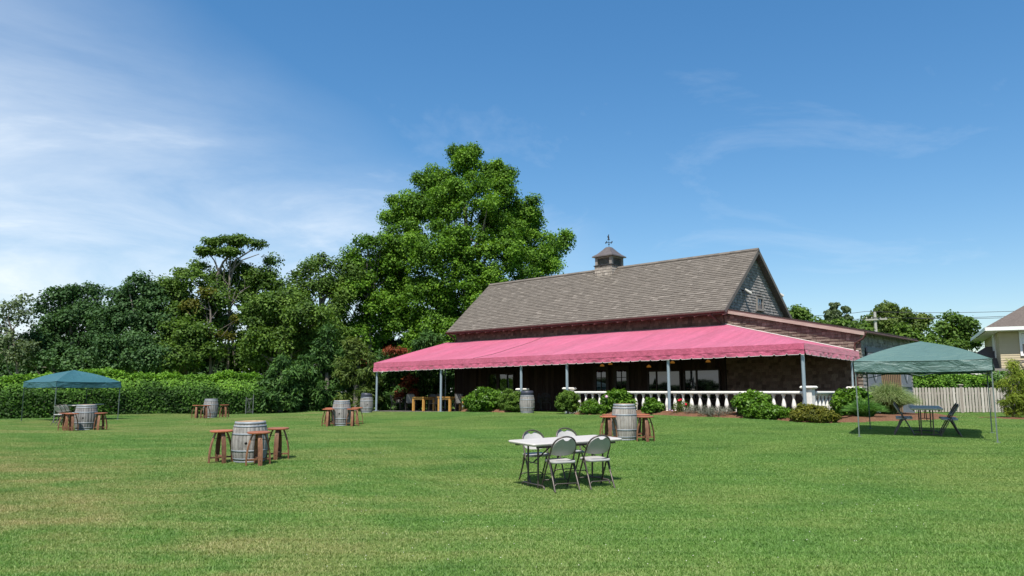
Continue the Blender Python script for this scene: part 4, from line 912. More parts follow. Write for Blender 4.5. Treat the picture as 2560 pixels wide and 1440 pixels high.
def cypress(label, px, Y, items, size=.34, per=520, material=L_CYP, rc=.55, rust=None, cover=1.7):
    b = base_at(px, Y); b[2] = gz(b[0], b[1]); t = thing('cypress_tree', label, 'cypress', tuple(b), 0, 'cypresses screening the left end of the barn')
    C, R = shell_clumps(px_lobes(items, Y, b), rc, cover, -.95)
    R = R * .9; V, Fq, ti = clump_leaves(C, R, per, size, .9, .12, .75, .2, .24, .3, 'out'); arr_mesh('crown', V, Fq, ti, material, t)
    if rust:
        C, R = shell_clumps(px_lobes(rust, Y - 1.3, b), .35, 1.6, -.9); V, Fq, ti = clump_leaves(C, R, 420, .22, .8, .2, .6, .2, .3, .3, 'out'); arr_mesh('dead_branch', V, Fq, ti, L_RUST, t)
    m = MB(); L = px_lobes(items, Y, b); top = max(l[2] for l in L); m.tube([(0, 0, -.2), (0, 0, top * .5), (0, 0, top)], [.2, .14, .05], 7)
    for l in L: m.tube([(0, 0, l[2] * .6), (l[0], l[1], l[2])], [.06, .02], 5)
    m.build('trunk', BARK, t); return t
cypress('pointed dark cypress at the right end of the long hedge', 700, 44.5, [(700, 905, 22, 35), (690, 950, 40, 45), (680, 1000, 48, 40), (725, 990, 40, 45), (730, 935, 30, 40)])
cypress('tallest green cypress left of the awning', 815, 46, [(818, 832, 14, 22), (808, 870, 34, 36), (790, 910, 55, 45), (850, 905, 50, 45), (800, 965, 75, 55), (780, 1010, 70, 35), (850, 1005, 60, 38)])
cypress('brownish green cypress beside the left awning corner', 890, 45, [(880, 870, 30, 28), (905, 895, 40, 35), (870, 930, 45, 40), (915, 950, 45, 45), (900, 1000, 60, 38)], rust=None, material=L_OLIVE, size=.3)
cypress('cypress with rust red dead branches behind the left end of the awning', 985, 46.5, [(960, 900, 40, 30), (1000, 915, 45, 40), (975, 960, 60, 50), (1040, 960, 55, 50), (960, 1010, 50, 30), (1030, 1010, 60, 32)], rust=[(1000, 880, 30, 9), (975, 878, 14, 5), (1012, 965, 14, 14), (1030, 978, 16, 8), (1000, 990, 10, 12), (1028, 950, 8, 10), (905, 905, 10, 7)])
cypress('feathery pale cypress showing above the awning near the barn wall', 1075, 48, [(1050, 860, 36, 18), (1085, 850, 36, 20), (1060, 890, 50, 30), (1095, 940, 45, 50), (1125, 990, 40, 45), (1075, 1000, 40, 40)], size=.3)

# ------------------------------------------------------------------ garden shrubs in the mulch beds
def shrub(name, label, cat, px, v, py_top, half_w, material, leaf=.09, per=900, rc=.16, dome=1.0, py_base=1032, flowers=(), aspect=.7, axis_mode=None, depth=.85, up=.4, tvar=.2, lobes=None, group=None):
    c = at_v(px, py_base, v); top = at_v(px, py_top, v); p = bw(c[0], v); z0 = gz(p[0], p[1]) + .02
    dist = p[1]; hw = half_w * 1.18 * dist / F; h = max(.15, top[2] - z0) * 1.08
    t = thing(name, label, cat, (float(p[0]), float(p[1]), z0), B_ROT, group)
    Ls = lobes or [(0, 0, h * .45, 1, 1, h * .55), (0, 0, h * .26, .9, .9, h * .3)]
    Ls = [(l[0] * hw, l[1] * hw * depth, l[2], hw * l[3], hw * depth * l[4], l[5]) for l in Ls]
    C, R = shell_clumps(Ls, rc, 3.0, -.8); C[:, 2] = np.maximum(C[:, 2], .04)
    V, Fq, ti = clump_leaves(C, R, per / max(rc, .1) ** 0 , leaf, .9, up, .5, tvar, aspect, .3, axis_mode)
    n_need = 1
    arr_mesh('foliage', V, Fq, ti, material, t)
    m = MB()
    for i in range(9):
        a = i * 2.4; r = hw * .5 * random.random(); m.tube([(random.uniform(-.06, .06), random.uniform(-.06, .06), -.05), (r * math.cos(a) * .6, r * math.sin(a) * .6, h * .35), (r * math.cos(a), r * math.sin(a), h * .62)], [.014, .01, .006], 5)
    m.build('stem', BARK, t)
    for fx, fy, fz, fr, fm in flowers:
        q = MB()
        for j in range(26):
            d = Vector((random.gauss(0, 1), random.gauss(0, 1), random.gauss(0, 1))).normalized(); M_ = Matrix.Translation(Vector((fx * hw, fy * hw, fz * h)) + d * fr * .8) @ d.to_track_quat('Z', 'Y').to_matrix().to_4x4()
            q.add([M_ @ Vector(p_) for p_ in ((-fr * .5, 0, 0), (0, -fr * .4, .004), (fr * .5, 0, 0), (0, fr * .4, .004))], [(0, 1, 2, 3)])
        q.lathe([(.0, -fr * .8), (fr * .6, -fr * .45), (fr * .78, 0), (fr * .6, fr * .45), (.0, fr * .8)], 8, (fx * hw, fy * hw, fz * h), False); q.build('flower', fm, t)
    return t
HL = dict(leaf=.12, per=2300, rc=.2, tvar=.22)
shrub('hydrangea_bush', 'wide leafy hydrangea at the left end of the left balustrade', 'bush', 1207, -.75, 974, 45, L_HYDR, py_base=1030, flowers=[(-.55, -.75, .22, .06, PETAL_WHITE)], **HL)
shrub('boxwood_bush', 'round boxwood ball left of the lidded barrel by the patio step', 'bush', 1276, -.7, 975, 26, L_BOX, leaf=.055, per=9500, rc=.13, py_base=1030, tvar=.16)
shrub('boxwood_bush', 'round boxwood ball right of the patio step', 'bush', 1419, -.65, 974, 30, L_BOX, leaf=.055, per=9500, rc=.13, py_base=1030, tvar=.16, lobes=[(0, 0, .50, 1, 1, .52), (0, 0, .3, .8, .8, .35)])
shrub('low_shrub', 'low loose green shrub spreading below the pink-flowered hydrangea', 'bush', 1482, -.95, 1002, 36, L_HYDR, leaf=.08, per=3200, rc=.13, py_base=1036, lobes=[(0, 0, .18, 1, .8, .22), (-.2, 0, .4, .5, .5, .2), (.5, 0, .2, .6, .6, .2)])
shrub('hydrangea_bush', 'hydrangea with one pale pink bloom behind the barrel table', 'bush', 1547, -.45, 976, 40, L_HYDR, py_base=1034, flowers=[(-.15, -.85, .68, .075, PETAL_PINK)], **HL)
shrub('hydrangea_bush', 'smallest hydrangea, just right of the barrel table', 'bush', 1631, -.55, 997, 26, L_HYDR, py_base=1036, leaf=.12, per=1500, rc=.17)
shrub('rose_bush', 'thin rose bush with red blooms', 'bush', 1708, -.75, 1003, 26, L_OLIVE, leaf=.05, per=800, rc=.14, py_base=1038, flowers=[(-.15, -.3, .98, .06, PETAL_RED), (.45, -.3, .72, .05, PETAL_RED), (-.05, -.2, 1.02, .045, PETAL_RED), (-.7, -.5, .3, .04, PETAL_PINK), (-.9, -.5, .35, .035, PETAL_PINK)], lobes=[(0, 0, .25, 1, .8, .3), (-.1, 0, .42, .5, .5, .22)])
for px_, hw_, pt, lb in ((1752, 32, 1004, 'greyish lavender clump beside the rose bush'), (1800, 36, 1003, 'silvery lavender clump beside the largest hydrangea')):
    shrub('lavender_clump', lb, 'plant', px_, -.95, pt, hw_, L_LAV, leaf=.13, per=1500, rc=.15, py_base=1042, aspect=.09, axis_mode='up', group='lavender clumps in the flower bed', lobes=[(0, 0, .16, 1, .8, .22)])
shrub('hydrangea_bush', 'largest hydrangea in the bed, near the awning corner', 'bush', 1884, -.75, 973, 47, L_HYDR, py_base=1043, **HL, lobes=[(-.1, 0, .40, .95, .9, .46), (-.05, 0, .62, .55, .55, .32)])
shrub('low_shrub', 'low fine-leaved green shrub spreading right of the largest hydrangea', 'bush', 1918, -1.15, 1002, 55, L_HYDR, leaf=.08, per=3200, rc=.14, py_base=1047, lobes=[(-.1, 0, .2, .9, .7, .3), (.5, 0, .14, .5, .6, .2), (-.2, 0, .32, .5, .5, .22)])
shrub('conifer_mound', 'golden green dwarf conifer mound at the awning corner', 'bush', 2034, -1.35, 1001, 52, L_GOLD, leaf=.06, per=6000, rc=.13, py_base=1050, lobes=[(0, 0, .16, 1, .9, .3), (-.1, 0, .3, .65, .6, .27)], tvar=.2)
shrub('hydrangea_bush', 'hydrangea in front of the short side balustrade', 'bush', 2130, 1.9, 975, 42, L_HYDR, py_base=1036, **HL)
def grass_clump(label, px, v, py_top, spread_px, material, n, width=.012, py_base=1035, droop=.55):
    c = at_v(px, py_base, v); top = at_v(px, py_top, v); p = bw(c[0], v); z0 = gz(p[0], p[1]); h = top[2] - z0; sp = spread_px * p[1] / F
    t = thing('ornamental_grass', label, 'grass clump', (float(p[0]), float(p[1]), z0 + .03), 0)
    a = rng.uniform(0, 2 * np.pi, n); out = np.sqrt(rng.random(n)) * sp; hh = h * rng.uniform(.7, 1.08, n) * (1 - .35 * (out / sp) ** 2)
    base = np.stack([np.cos(a), np.sin(a), 0 * a], 1) * (rng.random(n) * .22)[:, None]; dirv = np.stack([np.cos(a), np.sin(a), 0 * a], 1)
    ks = 7; Pts = []
    for i in range(ks):
        s = i / (ks - 1); rise = 1.28 * s - .55 * s ** 3 * (droop + out / sp * .6); Pts.append(base + dirv * (out * s ** 1.5)[:, None] + np.array([0, 0, 1.0]) * (hh * rise)[:, None])
    sd = np.stack([-np.sin(a), np.cos(a), 0 * a], 1) + rng.normal(size=(n, 3)) * .5; sd = unit(sd)
    VV = []
    for i, P_ in enumerate(Pts): w_ = width * (1 - .8 * i / (ks - 1)); VV += [P_ - sd * w_, P_ + sd * w_]
    V = np.stack(VV, 1).reshape(-1, 3); o = np.arange(n) * (2 * ks); Fs = [np.stack([o + 2 * i, o + 2 * i + 1, o + 2 * i + 3, o + 2 * i + 2], 1) for i in range(ks - 1)]
    ti = rng.random(n); arr_mesh('blades', V, np.concatenate(Fs), np.concatenate([np.clip(ti * .8 + .05 * i, 0, 1) for i in range(ks - 1)]), material, t)
    return t
grass_clump('tall pale plume of ornamental grass at the wing corner', 2222, 3.6, 938, 72, L_MISC, 4200, .009, py_base=1030, droop=.75)
grass_clump('low green sedge clump in front of the tall pale ornamental grass', 2164, .9, 992, 46, L_SEDGE, 1700, .010, py_base=1046)
# small pine at the right edge
b = np.array(spot(2532, 1047, 32.0))
t = thing('pine_tree', 'small light green pine growing at the right edge of the lawn', 'tree', tuple(map(float, b)))
C, R = shell_clumps(px_lobes([(2540, 938, 22, 24), (2520, 968, 30, 24), (2562, 962, 34, 30), (2528, 1002, 36, 24), (2580, 1000, 40, 30), (2516, 1030, 22, 15), (2550, 1028, 36, 18), (2605, 1028, 34, 20), (2534, 918, 6, 18), (2560, 990, 40, 40), (2600, 960, 40, 40)], 32, b), .24, 1.7, -.9)
V, Fq, ti = clump_leaves(C, R, 2100, .17, .9, .25, .6, .24, .13, .45, 'out'); arr_mesh('crown', V, Fq, ti, L_PINE, t)
m = MB(); m.tube([(0, 0, -.1), (.05, 0, 1.0), (.1, 0, 2.0)], [.07, .05, .02], 7)
for c_ in C[::9]: m.tube([(.05, 0, c_[2] * .7), tuple(c_)], [.02, .006], 5)
m.build('trunk', BARK, t)
m = MB(); cc = (float(b[0]), float(b[1])); m.add([(cc[0], cc[1], b[2] + .07)] + [(cc[0] + 1.5 * math.cos(i * .314) * (1 + .1 * math.sin(i * 2.1)), cc[1] + 1.0 * math.sin(i * .314), gz(cc[0] + 1.5 * math.cos(i * .314), cc[1] + math.sin(i * .314)) + .02) for i in range(20)], [(0, i + 1, (i + 1) % 20 + 1) for i in range(20)])
o = m.build('mulch_bed', MULCH); o['kind'] = 'structure'

# ------------------------------------------------------------------ picket fence, utility pole, house
M_PICKET = piece_mat('weathered_picket', [(0, (.28, .245, .21)), (.5, (.42, .38, .335)), (1, (.55, .505, .455))], grain=(50, 50, 3), amount=.4)
fa = np.array(atY(2268, 1030, 37.5)[:2]); fb = np.array(atY(2700, 1030, 36.0)[:2]); fd = fb - fa; fL = float(np.linalg.norm(fd)); fang = math.atan2(fd[1], fd[0])
fz = gz(*((fa + fb) / 2)); fence = thing('picket_fence', 'weathered grey wooden picket fence at the far right of the lawn', 'fence', (float(fa[0]), float(fa[1]), fz), fang)
pm = MB(); pm.prism([(-.052, 0), (.052, 0), (.052, 1.12), (0.03, 1.17), (-.03, 1.17), (-.052, 1.12)], -.011, .011, M=Matrix(((1, 0, 0, 0), (0, 0, 1, 0), (0, 1, 0, 0), (0, 0, 0, 1)))); PK = pm.mesh('picket'); PK.materials.append(M_PICKET)
npk = int(fL / .137)
for i in range(npk):
    o = bpy.data.objects.new('picket', PK); COL.objects.link(o); o.parent = fence; o.location = (.07 + i * .137, -.06, .06 + random.uniform(-.012, .012)); o.rotation_euler = (0, random.gauss(0, .006), 0); o.color = (rt(), 0, 0, 1)
for z_ in (.3, .95):
    m = MB(); m.box(fL / 2, 0, z_, fL, .04, .09); m.build('rail', M_PICKET, fence)
for i in range(int(fL / 2.35) + 1):
    m = MB(); m.box(.1 + i * 2.35, -.02, .66, .11, .11, 1.32); po = m.build('post', M_PICKET, fence); q = MB(); q.bev_box(.1 + i * 2.35, -.02, 1.35, .2, .2, .06, .02); q.build('post_cap', M_PICKET, po)
M_POLE = mat('bleached_pole_wood', (.28, .27, .25), (.40, .39, .365), 3, .9, bump=.2)
pb = atY(2190, 830, 87); pole = thing('utility_pole', 'bleached wooden utility pole with crossarm above the wing roof', 'utility pole', (float(pb[0]), 87, .6), 0)
zt_ = atY(2189, 779, 87)[2] - .6
m = MB(); m.tube([(0, 0, -.5), (0, 0, zt_)], [.21, .15], 12); m.build('pole', M_POLE, pole)
zc_ = atY(2189, 799, 87)[2] - .6; m = MB(); m.box(0, -.22, zc_, 2.5, .13, .16, Matrix.Translation((0, 0, zc_)) @ Matrix.Rotation(-.05, 4, 'Y') @ Matrix.Translation((0, 0, -zc_))); m.build('crossarm', M_POLE, pole)
for x in (-1.1, -.5, .5, 1.1):
    m = MB(); m.lathe([(.05, 0), (.07, .08), (.04, .1), (.06, .18)], 8, (x, -.25, zc_ + .1)); m.build('insulator', M_POLE, pole)
WIRE = mat('black_wire', (.03, .03, .035), None, rough=.6)
for i, (x, yr, lb) in enumerate(((-1.1, 776, 'topmost black power line crossing the sky'), (0, 786, 'middle black power line crossing the sky'), (1.1, 791, 'lower black power line crossing the sky'), (.2, 826, 'lowest thin cable strung below the power lines'))):
    a_ = Vector((pb[0] + x, 86.75, .6 + (zt_ if i == 0 else zc_ + .22 if i < 3 else zc_ - 1.6))); r_ = Vector(atY(2640, yr - 3, 80)); l_ = Vector(atY(1960, yr + 12, 95)); m = MB()
    sag = lambda p_, q_: [tuple(p_.lerp(q_, s) - Vector((0, 0, .5 * 4 * s * (1 - s) * .5))) for s in np.linspace(0, 1, 9)]
    m.tube([tuple(l_)] + sag(l_, a_)[1:-1] + sag(a_, r_), .026 if i < 3 else .016, 5); tag(m.build('power_line', WIRE), lb, 'wire', 'overhead lines')
# yellow house
SIDING = piece_mat('yellow_clapboard', [(0, (.40, .335, .215)), (.5, (.45, .38, .25)), (1, (.50, .425, .285))], .7, amount=.06, bump=.02)
HROOF = mat('brown_roof_shingle', (.072, .058, .050), (.135, .110, .095), 9, .9, bump=.5, bscale=22, stretch=(1, 1, 2))
WTRIM = mat('white_house_trim', (.72, .72, .70), (.78, .78, .76), 4, .5)
hc = atY(2503, 900, 45); HR = math.radians(-27); house = thing('house', 'pale yellow clapboard house with brown hipped roof at the right edge', 'house', (float(hc[0]), float(hc[1]), .5), HR)
ez = atY(2484, 818, 44.4)[2] - .5                # eave height above its base
m = MB(); m.box(5.5, 4.5, ez / 2 - .1, 11, 9, ez); hw_ = m.build('wall', SIDING, house)
for j in range(int((ez - 1.6) / .14)):
    z_ = 1.6 + j * .14; q = MB(); q.add([(-.02, -.02, z_), (11, -.02, z_), (11, 0, z_ + .15), (0, 0, z_ + .15), (0, 0, z_), (11, 0, z_)], [(0, 1, 2, 3), (0, 4, 5, 1)], .5)
    q.add([(-.02, -.02, z_), (-.02, 9, z_), (0, 9, z_ + .15), (0, 0, z_ + .15), (0, 9, z_), (0, 0, z_)], [(3, 2, 1, 0), (0, 1, 4, 5)], .5); cb_ = q.build('clapboard', SIDING, hw_); cb_.color = (random.uniform(.3, .7), 0, 0, 1)
ov = .75; m = MB(); x0, y0, x1, y1 = -ov, -ov, 11.7, 9.7; rp = 3.2
m.add([(x0, y0, ez), (x1, y0, ez), (x1, y1, ez), (x0, y1, ez), (x0 + 5.2, 4.5, ez + rp), (x1 - 5.2, 4.5, ez + rp)], [(0, 1, 5, 4), (1, 2, 5), (2, 3, 4, 5), (3, 0, 4), (3, 2, 1, 0)]); hr = m.build('roof', HROOF, house)
m = MB()
for a_, b2 in (((x0, y0), (x1, y0)), ((x0, y0), (x0, y1))):
    m.box((a_[0] + b2[0]) / 2, (a_[1] + b2[1]) / 2, ez - .09, abs(b2[0] - a_[0]) + .05, abs(b2[1] - a_[1]) + .05, .2)
m.build('fascia', WTRIM, house)
m = MB(); m.box((x0 + x1) / 2, (y0 + y1) / 2, ez - .2, x1 - x0 - .15, y1 - y0 - .15, .03); m.build('soffit', WTRIM, house)
def hwin(x, y, z, w, h, face):
    m = MB(); t_ = .12
    for dx, dz, sw, sh in ((0, h / 2 + t_ / 2, w + 2 * t_, t_), (0, -h / 2 - t_ / 2, w + 2 * t_, t_), (-w / 2 - t_ / 2, 0, t_, h), (w / 2 + t_ / 2, 0, t_, h), (0, 0, w, .05)):
        if face == 'f': m.box(x + dx, y, z + dz, sw, .08, sh)
        else: m.box(x, y + dx, z + dz, .08, sw, sh)
    w_ = m.build('window', WTRIM, house)
    for s, mt in ((1, WTRIM), (-1, GLASS)):
        q = MB(); zc2 = z + s * h / 4
        if face == 'f': q.box(x, y + .015, zc2, w - .02, .02, h / 2 - .06)
        else: q.box(x + .015, y, zc2, .02, w - .02, h / 2 - .06)
        q.build('pane' if s < 0 else 'blind', mt, w_)
hwin(1.75, -.05, ez - .95, 1.3, 1.2, 'f'); hwin(-.05, 2.6, ez - 1.2, .8, 1.7, 's')
m = MB(); m.box(-1.25, 3.6, 1.05, 2.5, 5.6, 2.4); m.build('side_wing_wall', SIDING, house)
m = MB(); e2 = 2.3; m.add([(-2.9, .3, e2), (.02, .3, e2), (.02, 7, e2), (-2.9, 7, e2), (-.4, 3.6, e2 + 1.7), (.02, 3.6, e2 + 1.7)], [(0, 1, 5, 4), (2, 3, 4, 5), (3, 0, 4), (1, 2, 5), (3, 2, 1, 0)]); m.build('side_wing_roof', HROOF, house)
m = MB(); m.box(-1.44, .32, e2 - .07, 2.95, .08, .16); m.build('fascia', WTRIM, house)
m = MB(); m.add([(1.1, -2.2, 2.55), (6.3, -2.2, 2.55), (3.7, -2.2, 3.95), (1.1, .05, 2.55), (6.3, .05, 2.55), (3.7, .05, 3.95)], [(0, 2, 5, 3), (1, 4, 5, 2), (0, 3, 4, 1)]); m.build('porch_roof', HROOF, house)
m = MB()
for xa, xb in ((1.05, 3.7), (6.35, 3.7)): m.tube([(xa, -2.22, 2.53), (xb, -2.22, 3.93)], .11, 4, False)
m.box(3.7, -2.2, 2.5, 5.3, .14, .2); m.build('porch_trim', WTRIM, house)
for x in (1.3, 6.1): m = MB(); m.bev_box(x, -2.1, 1.2, .24, .24, 2.5, .02); m.build('porch_column', WTRIM, house)
m = MB(); m.box(-1.1, -.75, 2.42, 2.5, 1.5, .14); m.build('pergola_beam', M_TRIM, house)
m = MB(); m.bev_box(-.2, -1.3, 1.2, .26, .26, 2.4, .02); m.build('porch_column', WTRIM, house)
# wooden garden arch in front of the house
ab = atY(2556, 960, 40); arch = thing('garden_arch', 'curved brown wooden garden arch in front of the yellow house', 'arch', (float(ab[0]), 40, gz(ab[0], 40)), .3)
for y in (-.25, .25):
    m = MB(); m.tube([(-.55, y, 0), (-.55, y, 1.7)] + [(-.55 * math.cos(a), y, 1.9 + .75 * math.sin(a)) for a in np.linspace(0.1, math.pi - .1, 11)] + [(.55, y, 1.7), (.55, y, 0)], .035, 6); m.build('arch_frame', BARK, arch)
for a in np.linspace(.2, math.pi - .2, 7):
    m = MB(); m.tube([(-.55 * math.cos(a), -.32, 1.93 + .75 * math.sin(a)), (-.55 * math.cos(a), .32, 1.93 + .75 * math.sin(a))], .022, 5); m.build('crosspiece', BARK, arch)

# ------------------------------------------------------------------ pop-up canopies
def canopy_mat(name, c1, c2):
    k = NT(name); f1 = k.noise(1.2, 3, .6); f2 = k.noise(2.6, 4, .6, stretch=(1, 1, 2.2), dist=.8)
    b = k.bsdf(k.mix(f1, c1, c2), .5, 0, .45, f2, .7, .10); t = k.n('ShaderNodeBsdfTranslucent'); t.inputs[0].default_value = lin(c2)
    mx = k.n('ShaderNodeMixShader'); mx.inputs[0].default_value = .14; k.l(b.outputs[0], mx.inputs[1]); k.l(t.outputs[0], mx.inputs[2]); return k.done(mx)
CAN_G = canopy_mat('green_canopy_cloth', (.078, .145, .132), (.102, .178, .162))
CAN_B = canopy_mat('teal_canopy_cloth', (.030, .105, .125), (.042, .130, .152))
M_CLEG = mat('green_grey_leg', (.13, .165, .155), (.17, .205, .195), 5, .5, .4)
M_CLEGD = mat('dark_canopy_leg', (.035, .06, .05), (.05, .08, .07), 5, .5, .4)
def canopy(label, corners, z0s, leg_h, peak, cloth, val=.28):
    """corners: four ground points in order round the square"""
    c = np.mean(corners, 0); z = float(np.mean(z0s)); t = thing('pop_up_canopy', label, 'canopy', (float(c[0]), float(c[1]), z), 0, 'pop-up canopies on the lawn')
    P = [Vector((p[0] - c[0], p[1] - c[1], 0)) for p in corners]; zt2 = leg_h + val
    m = MB(); n = 18
    for i in range(4):                            # four panels rising to the peak, pulled into a gentle ogee
        a, b_ = P[i], P[(i + 1) % 4]; G = []
        for r in range(n + 1):
            s = r / n; row = []
            for q_ in range(n + 1):
                w_ = q_ / n; p = a.lerp(b_, w_) * (1 - s); e = abs(2 * w_ - 1)
                hz = zt2 + peak * s + .06 * math.sin(math.pi * min(1, s * 1.05)) * (.75 + .25 * e ** 2) - .05 * (1 - e ** 2) * math.sin(math.pi * s)
                hz += .006 * math.sin(w_ * 23 + s * 9 + i) * (1 - s)
                row.append((p.x, p.y, hz - (.03 * (1 - e ** 4) * (1 - s) ** 4)))
            G.append(row)
        m.grid(G)
    m.build('cloth_top', cloth, t)
    for i in range(4):
        a, b_ = P[i], P[(i + 1) % 4]; nn = Vector(((b_ - a).y, -(b_ - a).x, 0)).normalized(); G = []
        for r in range(7):
            row = []
            for q_ in range(41):
                w_ = q_ / 40; p = a.lerp(b_, w_) + nn * (.012 + .022 * math.sin(w_ * 9 + i) * (r / 6) + .02 * math.exp(-((w_ * 6 + r / 6 * 1.2 - 1.2) / .25) ** 2) + .02 * math.exp(-(((1 - w_) * 6 + r / 6 * 1.2 - 1.4) / .25) ** 2))
                row.append((p.x, p.y, zt2 - .03 * (1 - (2 * w_ - 1) ** 4) - val * r / 6 + .004))
            G.append(row)
        m = MB(); m.grid(G); vl = m.build('valance', cloth, t)
        m = MB(); m.tube([tuple(a.lerp(b_, w_) + nn * .016 + Vector((0, 0, zt2 - .03 * (1 - (2 * w_ - 1) ** 4) + .004))) for w_ in np.linspace(0, 1, 15)], .008, 5); m.build('edge_binding', cloth, vl)
    for i, p in enumerate(P):
        zg = z0s[i] - z; q_ = p * .985; m = MB(); m.box(0, 0, 0, .028, .028, leg_h + val - .05 - zg, Matrix.Translation((q_.x, q_.y, (leg_h + val - .05 + zg) / 2)) @ Matrix.Rotation(math.atan2(P[1].y - P[0].y, P[1].x - P[0].x), 4, 'Z'))
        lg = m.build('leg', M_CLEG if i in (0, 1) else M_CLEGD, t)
        m = MB(); m.bev_box(q_.x, q_.y, zg + .012, .09, .09, .02, .004); m.build('foot', M_CLEG, lg)
    for i in range(4):                            # scissor trusses under the cloth
        a, b_ = P[i] * .98, P[(i + 1) % 4] * .98; m = MB(); mid_ = a.lerp(b_, .5)
        for z1, z2 in ((leg_h + val - .06, leg_h - .12), (leg_h - .12, leg_h + val - .06)):
            m.tube([(a.x, a.y, z1), (mid_.x, mid_.y, z2)], .012, 5); m.tube([(mid_.x, mid_.y, z2), (b_.x, b_.y, z1)], .012, 5)
        m.build('truss', M_CLEGD, t)
    return t
def corners_of(near, side, ang):
    d = np.array([math.cos(ang), math.sin(ang)]); n_ = np.array([-d[1], d[0]]); a = np.array(near[:2]); return [a, a + d * side, a + (d + n_) * side, a + n_ * side]
cr = corners_of(spot(2146, 1096, 20.0), 3.07, math.radians(-30)); zr = [gz(*p) for p in cr]
canopy('green pop-up canopy standing on the lawn right of the barn', cr, zr, 1.66, .56, CAN_G)
cl = corners_of(spot(133, 1058, 33.5), 2.9, math.radians(57)); zl = [gz(*p) for p in cl]
canopy('teal pop-up canopy by the hedge at the far left', cl, zl, 1.52, .55, CAN_B, .25)

# ------------------------------------------------------------------ folding chairs and tables
PLAS = mat('cream_plastic', (.42, .395, .365), (.48, .455, .425), 20, .45, spec=.4, bump=.04, bscale=300)
CHAIRP = mat('grey_cream_plastic', (.33, .325, .315), (.38, .372, .36), 20, .45, spec=.4, bump=.04, bscale=300)
M_BRONZE = mat('bronze_steel_tube', (.075, .062, .055), (.10, .085, .075), 8, .42, .55)
def make_folding_chair():
    t = thing('folding_chair', '', 'chair'); R_ = .013
    loop = [(-.225, .23, 0), (-.222, .10, .25), (-.216, -.03, .50), (-.212, -.12, .66)]
    arc = [(-.205 * math.cos(a), -.12 - .10 * math.sin(a), .66 + .18 * math.sin(a) ** .85) for a in np.linspace(.15, math.pi - .15, 13)]
    m = MB(); m.tube(loop + arc + [(-x, y, z) for x, y, z in reversed(loop)], R_, 8); m.build('back_frame', M_BRONZE, t)
    for s in (-1, 1):
        m = MB(); m.tube([(s * .205, .05, .46), (s * .205, -.05, .40), (s * .212, -.26, .0)], R_, 8); lg = m.build('leg', M_BRONZE, t)
        m = MB(); m.tube([(s * .212, -.255, .0), (s * .212, -.262, .018)], .016, 8); m.build('rubber_foot', M_IRON, lg)
    m = MB(); m.tube([(-.20, -.215, .10)] + [(-.19 + .02, -.205, .128)] + [(.17, -.205, .128)] + [(.20, -.215, .10)], .009, 6); m.build('stretcher', M_BRONZE, t)
    m = MB(); m.tube([(-.215, .17, .12), (-.19, .165, .145), (.19, .165, .145), (.215, .17, .12)], .009, 6); m.build('stretcher', M_BRONZE, t)
    for s in (-1, 1): m = MB(); m.tube([(s * .218, -.03, .52), (s * .209, -.14, .25)], .008, 6); m.build('brace', M_BRONZE, t)
    # seat: dished slab with rounded rim
    n = 20; G = []; ring = []
    for i in range(n):
        a = 2 * math.pi * i / n; ca, sa = math.cos(a), math.sin(a); e = .42; ring.append((.205 * math.copysign(abs(ca) ** e, ca), .20 * math.copysign(abs(sa) ** e, sa)))
    m = MB(); lev = [(.80, .425), (.97, .425), (1.0, .435), (1.0, .455), (.975, .463), (.8, .455), (.4, .45)]
    vs_ = [(x * f, y * f + .0, z + .012 * (y / .2) ** 2 * (1 if y * f > 0 else .3)) for f, z in lev for x, y in ring]; fs_ = [tuple(range(n - 1, -1, -1)), tuple(range((len(lev) - 1) * n, len(lev) * n))]
    for k_ in range(len(lev) - 1):
        for i in range(n): j = (i + 1) % n; fs_.append((k_ * n + i, k_ * n + j, (k_ + 1) * n + j, (k_ + 1) * n + i))
    m.add(vs_, fs_, smooth=True); m.build('seat', CHAIRP, t)
    # back shell: arched panel with a hand-hold notch, curved round the sitter
    Gf = []; Gb = []; N_, Mz = 21, 9
    for i in range(N_):
        x = -.197 + .394 * i / (N_ - 1); xe = min(1, abs(x) / .2); arch = .66 + .165 * math.sqrt(max(0, 1 - xe ** 2)); notch = .045 * math.exp(-(x / .05) ** 4); top = arch - .004 - notch; bot = .535 + .035 * xe ** 3; cf = []; cb2 = []
        for j in range(Mz):
            s = j / (Mz - 1); z = bot + (max(top, bot + .02) - bot) * s; y = -.13 - .50 * (z - .66) - .035 * (1 - xe ** 2) - (.045 * (1 - s) ** 4 if True else 0) * -1
            cf.append((x, y + .007, z)); cb2.append((x, y - .007, z))
        Gf.append(cf); Gb.append(cb2)
    m = MB(); m.grid(Gf); m.grid([list(reversed(r)) for r in Gb])
    rim = [g[0] for g in Gf] + [g for g in Gf[-1][1:]] + [g[-1] for g in reversed(Gf)][1:] + [g for g in reversed(Gf[0])][1:]
    rim2 = [g[0] for g in Gb] + [g for g in Gb[-1][1:]] + [g[-1] for g in reversed(Gb)][1:] + [g for g in reversed(Gb[0])][1:]
    m.strip(rim, rim2); m.build('backrest', CHAIRP, t)
    return t
CH = Kit(make_folding_chair())
